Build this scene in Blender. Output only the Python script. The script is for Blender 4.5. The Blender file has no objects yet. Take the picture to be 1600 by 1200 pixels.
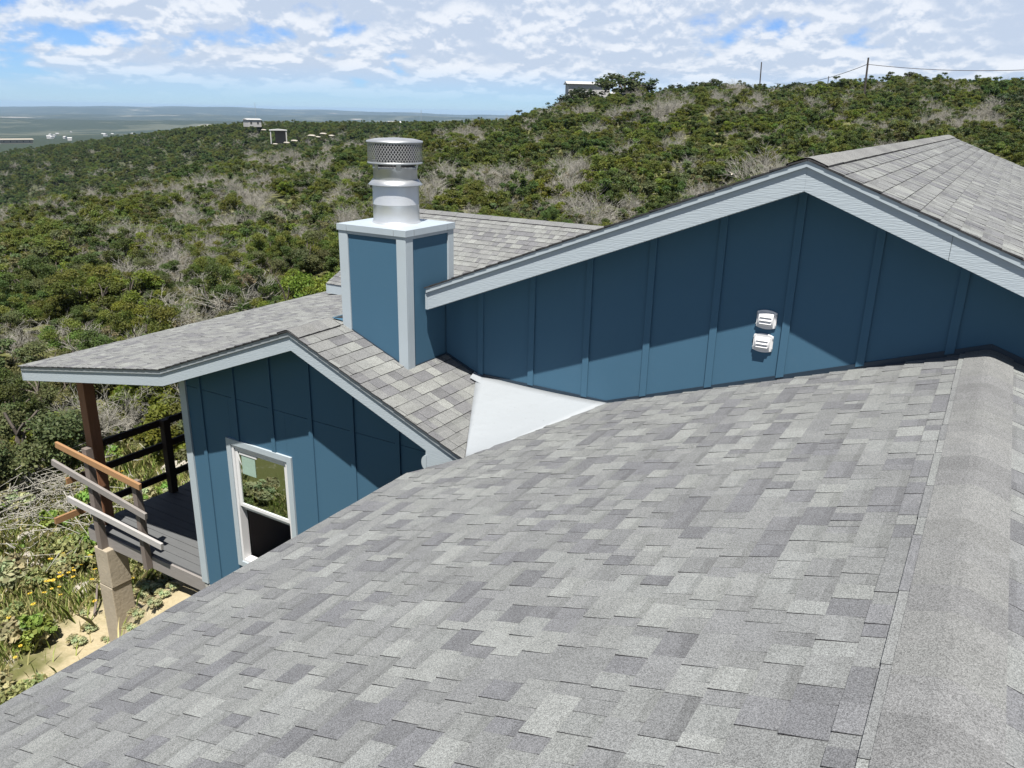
import bpy, math, random
import numpy as np
from mathutils import Vector, Matrix
random.seed(7); rng = np.random.default_rng(7)
R = math.radians
scene = bpy.context.scene
COL = scene.collection
# ------------------------------------------------------------------ camera
F_PX, PITCH, ROLL, YAW = 1244.0, R(18.785), R(1.173), R(30.8)     # solved from the photograph's vanishing points (1600 px wide)
fw = np.array([-math.sin(YAW)*math.cos(PITCH), math.cos(YAW)*math.cos(PITCH), -math.sin(PITCH)])
r0 = np.array([math.cos(YAW), math.sin(YAW), 0.0]); u0 = np.cross(r0, fw)
rt = math.cos(ROLL)*r0 + math.sin(ROLL)*u0; up = -math.sin(ROLL)*r0 + math.cos(ROLL)*u0
cd = bpy.data.cameras.new('camera'); cam = bpy.data.objects.new('camera', cd); COL.objects.link(cam)
cam.matrix_world = Matrix(((rt[0], up[0], -fw[0], 0), (rt[1], up[1], -fw[1], 0), (rt[2], up[2], -fw[2], 0), (0, 0, 0, 1)))
cd.sensor_fit = 'HORIZONTAL'; cd.sensor_width = 36.0; cd.lens = F_PX/1600*36.0
cd.clip_start = 0.05; cd.clip_end = 60000
scene.camera = cam
def proj(p):
    p = np.asarray(p, float); w = p @ fw
    w = np.where(np.abs(w) < 1e-6, 1e-6, w)
    return np.stack([800+F_PX*(p @ rt)/w, 600-F_PX*(p @ up)/w, w], -1)
def ray(x, y): return rt*(x-800) - up*(y-600) + fw*F_PX
# ------------------------------------------------------------------ sun, sky, exposure
SUN = np.array([0.56, -1.0, 2.72]); SUN /= np.linalg.norm(SUN)     # towards the sun, from the two gable shadows
sd = bpy.data.lights.new('sun', 'SUN'); sd.energy = 5.0; sd.angle = R(0.53); sd.color = (1.0, 0.955, 0.89)
so = bpy.data.objects.new('sun', sd); COL.objects.link(so); so.location = (0, -20, 60)
so.rotation_euler = Vector(-SUN).to_track_quat('-Z', 'Y').to_euler()
scene.view_settings.view_transform = 'Standard'; scene.view_settings.look = 'None'
scene.view_settings.gamma = 1.0; scene.view_settings.use_curve_mapping = False
scene.view_settings.exposure = 1.08
world = bpy.data.worlds.new('World'); scene.world = world; world.use_nodes = True
class NT:
    """tiny node-graph helper"""
    def __init__(s, t): s.t = t; s.n = t.nodes; s.l = t.links; s.n.clear()
    def add(s, k, **kw):
        nd = s.n.new(k)
        for a, v in kw.items():
            if a == 'ins':
                for i, x in v.items():
                    if hasattr(x, 'default_value') or isinstance(x, bpy.types.NodeSocket): s.l.new(x, nd.inputs[i])
                    else: nd.inputs[i].default_value = x
            else: setattr(nd, a, v)
        return nd
    def math(s, op, a, b=0.0, c=None, clamp=False):
        ins = {0: a, 1: b}
        if c is not None: ins[2] = c
        return s.add('ShaderNodeMath', operation=op, use_clamp=clamp, ins=ins).outputs[0]
    def mix(s, f, a, b, blend='MIX'):
        nd = s.add('ShaderNodeMix', data_type='RGBA', blend_type=blend)
        for i, x in ((0, f), (6, a), (7, b)):
            if isinstance(x, bpy.types.NodeSocket): s.l.new(x, nd.inputs[i])
            else: nd.inputs[i].default_value = (*x, 1) if isinstance(x, tuple) and len(x) == 3 else x
        return nd.outputs[2]
    def noise(s, vec, scale, detail=3.0, rough=0.5, dist=0.0):
        nd = s.add('ShaderNodeTexNoise', ins={'Scale': scale, 'Detail': detail, 'Roughness': rough, 'Distortion': dist})
        if vec is not None: s.l.new(vec, nd.inputs['Vector'])
        return nd.outputs[0]
    def ramp(s, f, *stops):
        nd = s.add('ShaderNodeValToRGB'); s.l.new(f, nd.inputs[0]); e = nd.color_ramp.elements
        while len(e) < len(stops): e.new(0.5)
        for el, (p, c) in zip(e, stops): el.position = p; el.color = (*c, 1) if len(c) == 3 else c
        return nd.outputs[0]
    def smooth(s, x, a, b):
        nd = s.add('ShaderNodeMapRange', interpolation_type='SMOOTHSTEP', ins={1: a, 2: b, 3: 0.0, 4: 1.0}); s.l.new(x, nd.inputs[0])
        return nd.outputs[0]
g = NT(world.node_tree)
sky = g.add('ShaderNodeTexSky', sky_type='NISHITA', sun_disc=False)
sky.sun_elevation = math.asin(SUN[2]); sky.sun_rotation = math.atan2(SUN[0], SUN[1]); sky.altitude = 350; sky.air_density = 1.0; sky.dust_density = 0.0; sky.ozone_density = 1.0
tc = g.add('ShaderNodeTexCoord').outputs['Generated']
sx = g.add('ShaderNodeSeparateXYZ', ins={0: tc})
zz = g.math('MAXIMUM', sx.outputs[2], 0.0)
hor = g.math('SQRT', g.math('ADD', g.math('MULTIPLY', sx.outputs[0], sx.outputs[0]), g.math('MULTIPLY', sx.outputs[1], sx.outputs[1])))
hor = g.math('MAXIMUM', hor, 0.02)
def cloud_uv(dz):                                                     # compass direction and height above the horizon
    v = g.math('LOGARITHM', g.math('ADD', g.math('ADD', zz, dz), 0.045), 2.718)
    return g.add('ShaderNodeCombineXYZ', ins={0: g.math('MULTIPLY', g.math('DIVIDE', sx.outputs[0], hor), 13.0), 1: g.math('MULTIPLY', g.math('DIVIDE', sx.outputs[1], hor), 13.0), 2: g.math('MULTIPLY', v, 3.2)}).outputs[0]
uv0, uv1 = cloud_uv(0.0), cloud_uv(0.0065)
blank = g.noise(uv0, 0.33, 4.0, 0.5, 0.3)                             # the broken blanket
def puff(uv): return g.noise(uv, 1.2, 10.0, 0.55, 0.1)
pA_, pB_ = puff(uv0), puff(uv1)
thr = g.math('ADD', 0.392, g.math('MULTIPLY', g.smooth(zz, 0.16, 0.7), 0.16))      # clouds thinned overhead, out of view, to lower the sky's fill light
core = g.math('SUBTRACT', g.math('ADD', g.math('MULTIPLY', blank, 0.62), g.math('MULTIPLY', pA_, 0.38)), thr)
cover = g.math('MULTIPLY', g.smooth(core, 0.0, 0.075), g.smooth(zz, 0.004, 0.055))
lit = g.math('MULTIPLY', g.smooth(g.math('SUBTRACT', pA_, pB_), -0.045, 0.060), g.smooth(pA_, 0.36, 0.57))   # puffy tops bright, flat bases grey
ccol = g.mix(lit, (5.6, 6.45, 7.8), (8.5, 8.85, 9.4))
skyc = g.mix(g.smooth(zz, 0.05, 0.6), g.mix(1.0, sky.outputs[0], (0.49, 0.75, 1.30), 'MULTIPLY'), g.mix(1.0, sky.outputs[0], (0.66, 0.66, 0.70), 'MULTIPLY'))
skyfin = g.mix(g.math('MULTIPLY', cover, 0.94), skyc, ccol)
bg = g.add('ShaderNodeBackground', ins={'Color': skyfin, 'Strength': 0.05})
g.add('ShaderNodeOutputWorld', ins={'Surface': bg.outputs[0]})
# ------------------------------------------------------------------ mesh helpers
class MB:
    """collects faces and builds ONE mesh object"""
    def __init__(s): s.v = []; s.f = []; s.c = []; s.m = []
    def face(s, pts, c=None, m=0):
        b = len(s.v); s.v += [tuple(map(float, p)) for p in pts]; s.f.append(tuple(range(b, b+len(pts)))); s.c.append(c); s.m.append(m)
    def box(s, x0, x1, y0, y1, z0, z1, m=0):
        s.prism([(x0, y0, z0), (x1, y0, z0), (x1, y1, z0), (x0, y1, z0)], (0, 0, z1-z0), m)
    def prism(s, poly, d, m=0):
        P = [np.array(p, float) for p in poly]; d = np.array(d, float); n = len(P); b = len(s.v)
        s.v += [tuple(p) for p in P] + [tuple(p+d) for p in P]
        # orient outward
        nv = np.cross(P[1]-P[0], P[2]-P[0]); flip = np.dot(nv, d) > 0
        A = list(range(b, b+n)); B = list(range(b+n, b+2*n))
        fs = [tuple(reversed(A)), tuple(B)] if flip else [tuple(A), tuple(reversed(B))]
        for i in range(n):
            j = (i+1) % n
            q = (A[i], A[j], B[j], B[i]); fs.append(q if flip else tuple(reversed(q)))
        s.f += fs; s.c += [None]*len(fs); s.m += [m]*len(fs)
    def bar(s, p, q, w, h, upv=(0, 0, 1), m=0):
        p, q = np.array(p, float), np.array(q, float); d = q-p; L = np.linalg.norm(d); d /= L
        a = np.cross(d, upv); a /= np.linalg.norm(a); b = np.cross(a, d)
        s.prism([p-a*w/2-b*h/2, p+a*w/2-b*h/2, p+a*w/2+b*h/2, p-a*w/2+b*h/2], d*L, m)
    def tube(s, pts, rad, k=6, cap=True, m=0):
        pts = [np.array(p, float) for p in pts]; rings = []
        for i, p in enumerate(pts):
            d = pts[min(i+1, len(pts)-1)]-pts[max(i-1, 0)]; d /= max(np.linalg.norm(d), 1e-9)
            a = np.cross(d, (0.3, 0.9, 0.31)); a /= np.linalg.norm(a); b = np.cross(d, a); b0 = len(s.v)
            s.v += [tuple(p+rad[i]*(a*math.cos(t*2*math.pi/k)+b*math.sin(t*2*math.pi/k))) for t in range(k)]; rings.append(b0)
        for r1, r2 in zip(rings, rings[1:]):
            for t in range(k):
                s.f.append((r1+t, r1+(t+1) % k, r2+(t+1) % k, r2+t)); s.c.append(None); s.m.append(m)
        if cap:
            s.f.append(tuple(reversed(range(rings[0], rings[0]+k)))); s.f.append(tuple(range(rings[-1], rings[-1]+k))); s.c += [None]*2; s.m += [m]*2
    def lathe(s, cx, cy, prof, k=40, m=0):
        b = len(s.v)
        for r_, z in prof: s.v += [(cx+r_*math.cos(t*2*math.pi/k), cy+r_*math.sin(t*2*math.pi/k), z) for t in range(k)]
        for i in range(len(prof)-1):
            for t in range(k):
                s.f.append((b+i*k+t, b+i*k+(t+1) % k, b+(i+1)*k+(t+1) % k, b+(i+1)*k+t)); s.c.append(None); s.m.append(m)
    def build(s, name, mats, parent=None, smooth=False, bevel=0.0):
        me = bpy.data.meshes.new(name); me.from_pydata(s.v, [], s.f)
        if not isinstance(mats, (list, tuple)): mats = [mats]
        for m in mats: me.materials.append(m)
        if any(s.m): me.polygons.foreach_set('material_index', s.m)
        if any(c is not None for c in s.c):
            at = me.color_attributes.new('tone', 'FLOAT_COLOR', 'CORNER'); buf = []
            for f, c in zip(s.f, s.c): buf += list((*(c or (.05, .05, .05)), 1.0))*len(f)
            at.data.foreach_set('color', buf)
        if smooth: me.polygons.foreach_set('use_smooth', [True]*len(me.polygons))
        o = bpy.data.objects.new(name, me); COL.objects.link(o); attach(o, parent)
        if bevel:
            b = o.modifiers.new('bevel', 'BEVEL'); b.width = bevel; b.segments = 2; b.limit_method = 'ANGLE'
        return o
def attach(o, parent):
    if parent is None: return
    o.parent = parent
    if parent.type == 'EMPTY': o.matrix_parent_inverse = Matrix.Translation(-Vector(parent.location))
def empty(name, loc):
    o = bpy.data.objects.new(name, None); COL.objects.link(o); o.location = loc; o.empty_display_size = 0.3; return o
def tag(o, label=None, cat=None, group=None, kind=None):
    for k, v in (('label', label), ('category', cat), ('group', group), ('kind', kind)):
        if v: o[k] = v
    return o
# ------------------------------------------------------------------ materials
def mat(name):
    m = bpy.data.materials.new(name); m.use_nodes = True; return m, NT(m.node_tree)
ALB = 0.565
def finish(n, color, rough=0.7, metallic=0.0, bump=None, bump_d=0.01, bump_s=0.5, spec=0.5):
    color = n.mix(1.0, color, (ALB, ALB, ALB), 'MULTIPLY') if isinstance(color, bpy.types.NodeSocket) else tuple(c*ALB for c in color)
    ins = {'Roughness': rough, 'Metallic': metallic, 'Specular IOR Level': spec}
    b = n.add('ShaderNodeBsdfPrincipled', ins=ins)
    if isinstance(color, bpy.types.NodeSocket): n.l.new(color, b.inputs['Base Color'])
    else: b.inputs['Base Color'].default_value = (*color, 1)
    if bump is not None:
        bp = n.add('ShaderNodeBump', ins={'Strength': bump_s, 'Distance': bump_d, 'Height': bump}); n.l.new(bp.outputs[0], b.inputs['Normal'])
    n.add('ShaderNodeOutputMaterial', ins={'Surface': b.outputs[0]}); return b
def pos(n): return n.add('ShaderNodeNewGeometry').outputs['Position']
def scaled(n, v, s): return n.add('ShaderNodeMapping', ins={'Vector': v, 'Scale': s}).outputs[0]
M = {}
def m_shingle():
    m, n = mat('shingle'); p = pos(n); at = n.add('ShaderNodeAttribute', attribute_name='tone')
    v = n.add('ShaderNodeTexVoronoi', ins={'Vector': p, 'Scale': 330.0})
    cell = n.add('ShaderNodeSeparateColor', ins={0: v.outputs['Color']}).outputs[0]
    g1 = n.noise(p, 120.0, 3.0, 0.7); g2 = n.noise(p, 9.0, 4.0, 0.6)
    k = n.math('ADD', n.math('MULTIPLY', cell, 0.85), n.math('ADD', n.math('MULTIPLY', g1, 0.9), n.math('MULTIPLY', g2, 0.42)))
    k = n.math('ADD', k, -0.08)
    col = n.mix(1.0, at.outputs['Color'], n.add('ShaderNodeCombineColor', ins={0: k, 1: k, 2: k}).outputs[0], 'MULTIPLY')
    finish(n, col, 0.92, bump=v.outputs['Distance'], bump_d=0.002, bump_s=0.5, spec=0.25); return m
M['shingle'] = m_shingle()
def m_plain(name, col, rough=0.6, var=0.12, scale=3.0, bump=0.0, bscale=60.0, metallic=0.0, stretch=(1, 1, 1), spec=0.5):
    m, n = mat(name); p = scaled(n, pos(n), stretch)
    a = n.noise(p, scale, 5.0, 0.6)
    c = n.mix(a, tuple(x*(1-var*1.6) for x in col), tuple(min(1, x*(1+var*1.6)) for x in col))
    b = n.noise(p, bscale, 4.0, 0.6) if bump else None
    finish(n, c, rough, metallic, b, bump, 0.6, spec); return m
def m_siding():
    m, n = mat('blue_siding'); p = pos(n)
    s1 = n.noise(scaled(n, p, (14, 14, 1.2)), 4.0, 5.0, 0.6)                   # faint upright grain of the fibre cement
    big = n.noise(p, 1.3, 4.0, 0.55); dust = n.noise(p, 7.0, 6.0, 0.65)
    c = n.mix(big, (0.072, 0.170, 0.262), (0.084, 0.192, 0.292))
    c = n.mix(n.math('MULTIPLY', n.smooth(dust, 0.55, 0.8), 0.10), c, (0.15, 0.24, 0.31))
    finish(n, c, 0.68, bump=s1, bump_d=0.0012, bump_s=0.5, spec=0.15); return m
M['blue'] = m_siding()
def m_trim():
    m, n = mat('pale_blue_trim'); p = pos(n)
    w = n.add('ShaderNodeTexWave', wave_type='BANDS', bands_direction='Z', ins={'Vector': scaled(n, p, (0.10, 0.3, 1)), 'Scale': 26.0, 'Distortion': 9.0, 'Detail': 2.0, 'Detail Scale': 2.2})
    a = n.noise(p, 2.2, 5.0, 0.6)
    c = n.mix(a, (0.53, 0.61, 0.665), (0.60, 0.675, 0.725))
    c = n.mix(n.math('MULTIPLY', n.smooth(w.outputs['Fac'], 0.7, 1.0), 0.12), c, (0.34, 0.43, 0.52))
    finish(n, c, 0.5, bump=w.outputs['Fac'], bump_d=0.0012, bump_s=0.6, spec=0.3); return m
M['trim'] = m_trim()
M['trim_smooth'] = m_plain('smooth_pale_trim', (0.56, 0.64, 0.69), 0.5, 0.05)
def m_valley():
    m, n = mat('white_valley_metal'); p = pos(n)
    a = n.noise(p, 2.4, 3.0, 0.5, 0.6); d = n.noise(p, 13.0, 6.0, 0.7, 0.4); e = n.noise(p, 40.0, 3.0, 0.6)
    c = n.mix(n.smooth(d, 0.56, 0.78), (0.45, 0.485, 0.515), (0.41, 0.435, 0.455))
    c = n.mix(n.math('MULTIPLY', n.smooth(e, 0.66, 0.75), 0.5), c, (0.20, 0.195, 0.19))
    finish(n, c, 0.42, 0.0, n.math('ADD', a, n.math('MULTIPLY', d, 0.12)), 0.03, 0.6); return m
M['valley'] = m_valley()
M['drip'] = m_plain('grey_drip_edge', (0.40, 0.44, 0.47), 0.45, 0.06)
M['black'] = m_plain('black_felt', (0.025, 0.027, 0.03), 0.8, 0.2)
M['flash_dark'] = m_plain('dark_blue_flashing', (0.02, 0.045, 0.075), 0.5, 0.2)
M['deckslab'] = m_plain('roof_sheathing', (0.12, 0.11, 0.10), 0.9, 0.15)
M['metal'] = m_plain('galvanized_steel', (0.74, 0.77, 0.79), 0.42, 0.12, 6.0, metallic=0.7)
M['metal_white'] = m_plain('coated_flue', (0.84, 0.87, 0.89), 0.36, 0.03, 5.0, metallic=0.55)
M['metal_cap'] = m_plain('chimney_cap_metal', (0.62, 0.71, 0.78), 0.4, 0.05, 4.0, metallic=0.2)
M['screen'] = m_plain('spark_screen_steel', (0.70, 0.69, 0.68), 0.35, 0.1, 20.0, metallic=0.6)
M['screen_dark'] = m_plain('sooty_flue', (0.06, 0.06, 0.065), 0.6, 0.2)
M['vinyl'] = m_plain('white_vinyl', (1.0, 1.0, 1.0), 0.35, 0.02)
M['concrete'] = m_plain('pale_concrete', (0.55, 0.53, 0.48), 0.9, 0.12, 4.0, 0.004, 50)
def m_wood(name, a, b, rough=0.75, grain=(1, 1, 1)):
    m, n = mat(name); p = scaled(n, pos(n), grain)
    k = n.noise(p, 6.0, 6.0, 0.65, 0.6); k2 = n.noise(p, 30.0, 3.0, 0.6)
    c = n.mix(n.math('ADD', n.math('MULTIPLY', k, 0.75), n.math('MULTIPLY', k2, 0.3), clamp=True), a, b)
    finish(n, c, rough, bump=k2, bump_d=0.003, bump_s=0.5, spec=0.3); return m
M['cedar'] = m_wood('stained_cedar', (0.24, 0.11, 0.058), (0.48, 0.24, 0.135), grain=(8, 8, 0.8))
M['fresh'] = m_wood('fresh_sawn_pine', (0.36, 0.19, 0.085), (0.58, 0.34, 0.17), grain=(0.9, 8, 8))
M['rail'] = m_wood('shade_dark_rail', (0.022, 0.014, 0.011), (0.055, 0.034, 0.026), grain=(8, 0.8, 8))  # rail wood coloured near black to carry the porch shade
M['stub'] = m_wood('sunlit_rail_end', (0.30, 0.165, 0.075), (0.50, 0.29, 0.14), grain=(8, 0.8, 8))  # lit copy of the rail wood, for the ends standing in the sun
M['greywood'] = m_wood('weathered_grey_wood', (0.22, 0.20, 0.185), (0.46, 0.43, 0.41), grain=(1, 8, 8))
M['greypost'] = m_wood('weathered_post', (0.15, 0.12, 0.10), (0.33, 0.28, 0.25), grain=(8, 8, 1))
M['palewood'] = m_wood('bleached_board', (0.42, 0.41, 0.40), (0.68, 0.66, 0.64), grain=(1, 8, 8))
M['deck'] = m_wood('grey_deck_board', (0.105, 0.112, 0.115), (0.20, 0.205, 0.208), grain=(0.7, 8, 8))
M['stone'] = m_plain('cut_limestone', (0.50, 0.43, 0.32), 0.9, 0.14, 5.0, 0.012, 22)
M['interior'] = m_plain('room_drywall', (0.75, 0.70, 0.68), 0.9, 0.05)
M['floorboard'] = m_plain('room_floor', (0.16, 0.14, 0.12), 0.7, 0.1)
def m_glass():
    m, n = mat('window_glass')
    b = n.add('ShaderNodeBsdfGlossy', ins={'Color': (0.86, 0.95, 0.90, 1), 'Roughness': 0.015})
    t = n.add('ShaderNodeBsdfTransparent', ins={'Color': (0.50, 0.62, 0.55, 1)})
    fr = n.add('ShaderNodeFresnel', ins={'IOR': 1.9})
    mx = n.add('ShaderNodeMixShader', ins={0: n.math('ADD', fr.outputs[0], 0.34, clamp=True), 1: t.outputs[0], 2: b.outputs[0]})
    n.add('ShaderNodeOutputMaterial', ins={'Surface': mx.outputs[0]}); return m
M['glass'] = m_glass()
M['sticker'] = m_plain('pale_green_label', (0.45, 0.62, 0.52), 0.5, 0.12, 30)
# ------------------------------------------------------------------ terrain
def vnoise(x, y, seed=0):
    xi = np.floor(x).astype(np.int64); yi = np.floor(y).astype(np.int64); fx = x-xi; fy = y-yi
    fx = fx*fx*(3-2*fx); fy = fy*fy*(3-2*fy)
    def h(a, b):
        k = (a*374761393 + b*668265263 + seed*1442695041) & 0x7fffffff
        k = ((k ^ (k >> 13))*1274126177) & 0x7fffffff
        return ((k ^ (k >> 16)) & 0xffff)/65535.0
    return (h(xi, yi)*(1-fx)+h(xi+1, yi)*fx)*(1-fy) + (h(xi, yi+1)*(1-fx)+h(xi+1, yi+1)*fx)*fy
# by compass angle from +Y (deg): near crest distance and height, second ridge distance and height
AZ = np.array([-180, -100, -75, -62.5, -57, -51.6, -48, -44.0, -39.8, -36.0, -33.8, -31.7, -28.3, -26.3, -22.3, -18.3, -14.5, -9.6, -6.2, 0.2, 30, 90, 180.])
RC = np.array([120, 90, 90, 92, 105, 125, 140, 150, 158, 165, 168, 170, 172, 175, 178, 180, 182, 185, 185, 185, 185, 150, 120.])
PX = np.array([-150, -150, -135, -126, -104, -82, -64, -54, -35, -15, -7, -1, 16, 27, 37, 50, 50, 54, 60, 56, 40, 0, -150.])
ZC = PX/1290*RC - 2.6
R2 = np.array([600, 600, 650, 640, 560, 520, 500, 480, 480, 480, 480, 480, 480, 480, 480, 480, 480, 480, 480, 480, 480, 480, 600.])
P2 = np.array([-80, -75, -70, -64, -46, -27, -20, -19, -17, -15, -14, -14, -14, -14, -14, -14, -14, -14, -14, -14, -14, -40, -80.])
Z2 = P2/1290*R2 - 4.0
def height(x, y):
    x = np.asarray(x, float); y = np.asarray(y, float)
    d = np.hypot(x, y); a = np.degrees(np.arctan2(x, y))
    rc = np.interp(a, AZ, RC); zc = np.interp(a, AZ, ZC); r2 = np.interp(a, AZ, R2); z2 = np.interp(a, AZ, Z2)
    t = np.clip((d-24)/(rc-24), 0, 1); z = -8.3 + (zc+8.3)*(t*t*(3-2*t)*0.45+t*0.55)
    t = np.clip((d-rc)/(150), 0, 1); t = t*t*(3-2*t); zv = np.minimum(zc, z2)-16
    z = z + (zv-zc)*t*(d > rc)
    t = np.clip((d-rc-170)/np.maximum(r2-rc-170, 50), 0, 1); z = np.where(d > rc+150, zv+(z2-zv)*t*t*(3-2*t), z)
    t = np.clip((d-r2)/900, 0, 1); z = np.where(d > r2, z2+(-105-z2)*t*t*(3-2*t), z)
    far = np.clip((d-1500)/2500, 0, 1)
    n = (vnoise(x/1900, y/1900, 3)-.5)*130 + (vnoise(x/620, y/620, 4)-.5)*34
    z = z + far*n + np.clip((d-9000)/6000, 0, 1)*(18+(vnoise(x/2600+7, y/2600, 9)-.35)*62)
    near = np.clip((d-18)/25, 0, 1)
    z = z + near*((vnoise(x/14, y/14, 1)-.5)*1.3 + (vnoise(x/5, y/5, 2)-.5)*.45) + (vnoise(x/1.3, y/1.3, 6)-.5)*.10*np.clip(1-d/60, 0, 1)
    m = np.clip((x+10.75)/1.6, 0, 1); w_ = np.clip((y-4.5)/1.1, 0, 1)*np.clip((11.0-y)/2.5, 0, 1)*(x < 3); z = z + 1.75*m*m*(3-2*m)*w_
    return z
def hz(x, y): return float(height(np.array([x]), np.array([y]))[0])
def on_ground(px, py, lift=0.0):                 # where the line of sight through a pixel meets the ground
    d = ray(px, py); d = d/np.linalg.norm(d); t = 4.0
    while t < 400:
        p = d*t
        if p[2] < hz(p[0], p[1])+lift: break
        t += .06
    return p[0], p[1]
def m_ground():
    m, n = mat('hill_ground'); p = pos(n)
    d = n.add('ShaderNodeVectorMath', operation='LENGTH', ins={0: p}).outputs['Value']
    a = n.noise(p, 0.35, 6.0, 0.65); b = n.noise(p, 1.9, 6.0, 0.7); c = n.noise(p, 14.0, 5.0, 0.7)
    grass = n.mix(a, (0.13, 0.15, 0.045), (0.24, 0.21, 0.10))
    grass = n.mix(n.math('MULTIPLY', c, 0.6), grass, (0.10, 0.14, 0.035))
    rock = n.mix(c, (0.36, 0.32, 0.25), (0.62, 0.57, 0.47))
    near = n.mix(n.smooth(b, 0.555, 0.66), grass, rock)
    # caliche around the porch pier
    sp = n.add('ShaderNodeSeparateXYZ', ins={0: p})
    ex = n.math('DIVIDE', n.math('ADD', sp.outputs[0], 10.3), 2.2); ey = n.math('DIVIDE', n.math('ADD', sp.outputs[1], -6.9), 2.5)
    e = n.math('SQRT', n.math('ADD', n.math('MULTIPLY', ex, ex), n.math('MULTIPLY', ey, ey)))
    e = n.math('ADD', e, n.math('MULTIPLY', n.math('SUBTRACT', n.noise(p, 0.9, 5.0, 0.6), 0.5), 1.5))
    sand = n.mix(c, (0.44, 0.36, 0.20), (0.70, 0.61, 0.42))
    near = n.mix(n.smooth(e, 1.15, 0.75), near, sand)
    # far country: forest, fields, pale clearings
    f1 = n.noise(p, 0.0022, 7.0, 0.62); f2 = n.noise(p, 0.03, 6.0, 0.7); f3 = n.noise(p, 0.0011, 5.0, 0.6)
    far = n.mix(f2, (0.022, 0.034, 0.014), (0.060, 0.075, 0.032))
    far = n.mix(n.smooth(f1, 0.52, 0.60), far, (0.11, 0.118, 0.07))
    far = n.mix(n.math('MULTIPLY', n.smooth(f3, 0.64, 0.70), n.smooth(d, 1400.0, 2600.0)), far, (0.42, 0.38, 0.31))
    col = n.mix(n.smooth(d, 170.0, 420.0), near, far)
    finish(n, col, 0.95, bump=c, bump_d=0.05, bump_s=0.6, spec=0.1); return m
def build_ground():
    az = np.concatenate([np.arange(-180, -76, 4.0), np.arange(-76, 12, 0.4), np.arange(12, 180, 4.0)])
    rad = np.concatenate([[0.0], np.geomspace(2.0, 60, 70), np.geomspace(62, 800, 110), np.geomspace(830, 17000, 110)])
    A, Rr = np.meshgrid(np.radians(az), rad); X = Rr*np.sin(A); Y = Rr*np.cos(A); Z = height(X, Y)
    na, nr = len(az), len(rad); v = np.stack([X, Y, Z], -1).reshape(-1, 3)
    i, j = np.meshgrid(np.arange(nr-1), np.arange(na), indexing='ij'); j2 = (j+1) % na
    f = np.stack([i*na+j, (i+1)*na+j, (i+1)*na+j2, i*na+j2], -1).reshape(-1, 4)[:, ::-1]
    me = bpy.data.meshes.new('ground'); me.from_pydata(v.tolist(), [], f.tolist()); me.materials.append(m_ground())
    me.polygons.foreach_set('use_smooth', [True]*len(me.polygons)); me.update()
    o = bpy.data.objects.new('ground', me); COL.objects.link(o); tag(o, kind='structure'); return o
build_ground()
# ------------------------------------------------------------------ the house
house = tag(empty('house', (-4.0, 8.0, -8.3)), 'blue board-and-batten house with grey shingle roofs and pale blue trim', 'house')
SH = []                                       # every shingle piece: (roof key, face list, pixel area)
def clip(poly, a, b, c):                      # keep a*u+b*v<=c
    out = []
    for i in range(len(poly)):
        p, q = poly[i], poly[(i+1) % len(poly)]; fp = a*p[0]+b*p[1]-c; fq = a*q[0]+b*q[1]-c
        if fp <= 0: out.append(p)
        if fp*fq < 0: t = fp/(fp-fq); out.append((p[0]+t*(q[0]-p[0]), p[1]+t*(q[1]-p[1])))
    return out
LIGHT = [(.282, .292, .286), (.268, .276, .270), (.300, .310, .300), (.256, .263, .260)]
MIDT = [(.240, .246, .246), (.229, .234, .237), (.250, .256, .254)]
DARK = [(.198, .201, .212), (.210, .213, .222), (.188, .191, .200)]
def tone(r, warm=0.0):
    q = r.random(); c = r.choice(LIGHT) if q < .42 else (r.choice(MIDT) if q < .78 else r.choice(DARK))
    k = r.uniform(.92, 1.08)
    return (c[0]*k*(.985+warm), c[1]*k*(1+warm*.35), c[2]*k*(1.012-warm*.6))
def lay_shingles(key, O, U, V, N, u0, u1, v0, v1, regions, seed, warm=0.0, expo=0.1435):
    """courses run along U, V points down the slope; every tab is its own thin solid"""
    r = random.Random(seed); O, U, V, N = (np.array(a, float) for a in (O, U, V, N)); k = 0; v = v0
    while v < v1-1e-6:
        vb = min(v+expo, v1+.012); u = u0 - r.uniform(0, .2); high = r.random() < .5; bow = r.uniform(-.002, .002)
        while u < u1:
            w = r.choice([.07, .09, .11, .13, .15, .165, .19, .23]) * r.uniform(.9, 1.1)
            rise = (.0080 if high else .0048) + r.uniform(-.0008, .0012); high = not high if r.random() < .85 else high
            ua, ub = u+.0012, u+w-.0012; q = [(ua, v), (ub, v), (ub, vb+bow), (ua, vb+bow)]
            t0 = tone(r, warm); band = r.random() < .5; side = r.random()
            for reg in regions:
                p = q
                for (a, b, c) in reg:
                    p = clip(p, a, b, c)
                    if len(p) < 3: break
                if len(p) < 3: continue
                hh = lambda s: .0015 + (rise)*(s-v)/expo
                P3 = lambda s, dz=0.0: O+U*s[0]+V*s[1]+N*(hh(s[1])+dz)
                faces = []
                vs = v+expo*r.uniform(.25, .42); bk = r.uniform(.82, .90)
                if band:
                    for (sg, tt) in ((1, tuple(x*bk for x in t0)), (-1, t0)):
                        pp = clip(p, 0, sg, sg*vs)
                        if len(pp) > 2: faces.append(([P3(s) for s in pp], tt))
                else: faces.append(([P3(s) for s in p], t0))
                for i in range(len(p)):
                    a_, b_ = p[i], p[(i+1) % len(p)]
                    faces.append(([P3(b_), P3(a_), P3(a_, -.012), P3(b_, -.012)], (.062, .062, .066)))
                pr = proj(np.array([P3(s) for s in p])); area = 0.0
                if (pr[:, 2] > .1).all():
                    x, y = pr[:, 0], pr[:, 1]; cx, cy = x.mean(), y.mean()
                    if 0 < cx < 1600 and 0 < cy < 1200: area = abs(np.dot(x, np.roll(y, -1))-np.dot(y, np.roll(x, -1)))/2
                SH.append((key, faces, area))
            u += w
        v += expo
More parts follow.
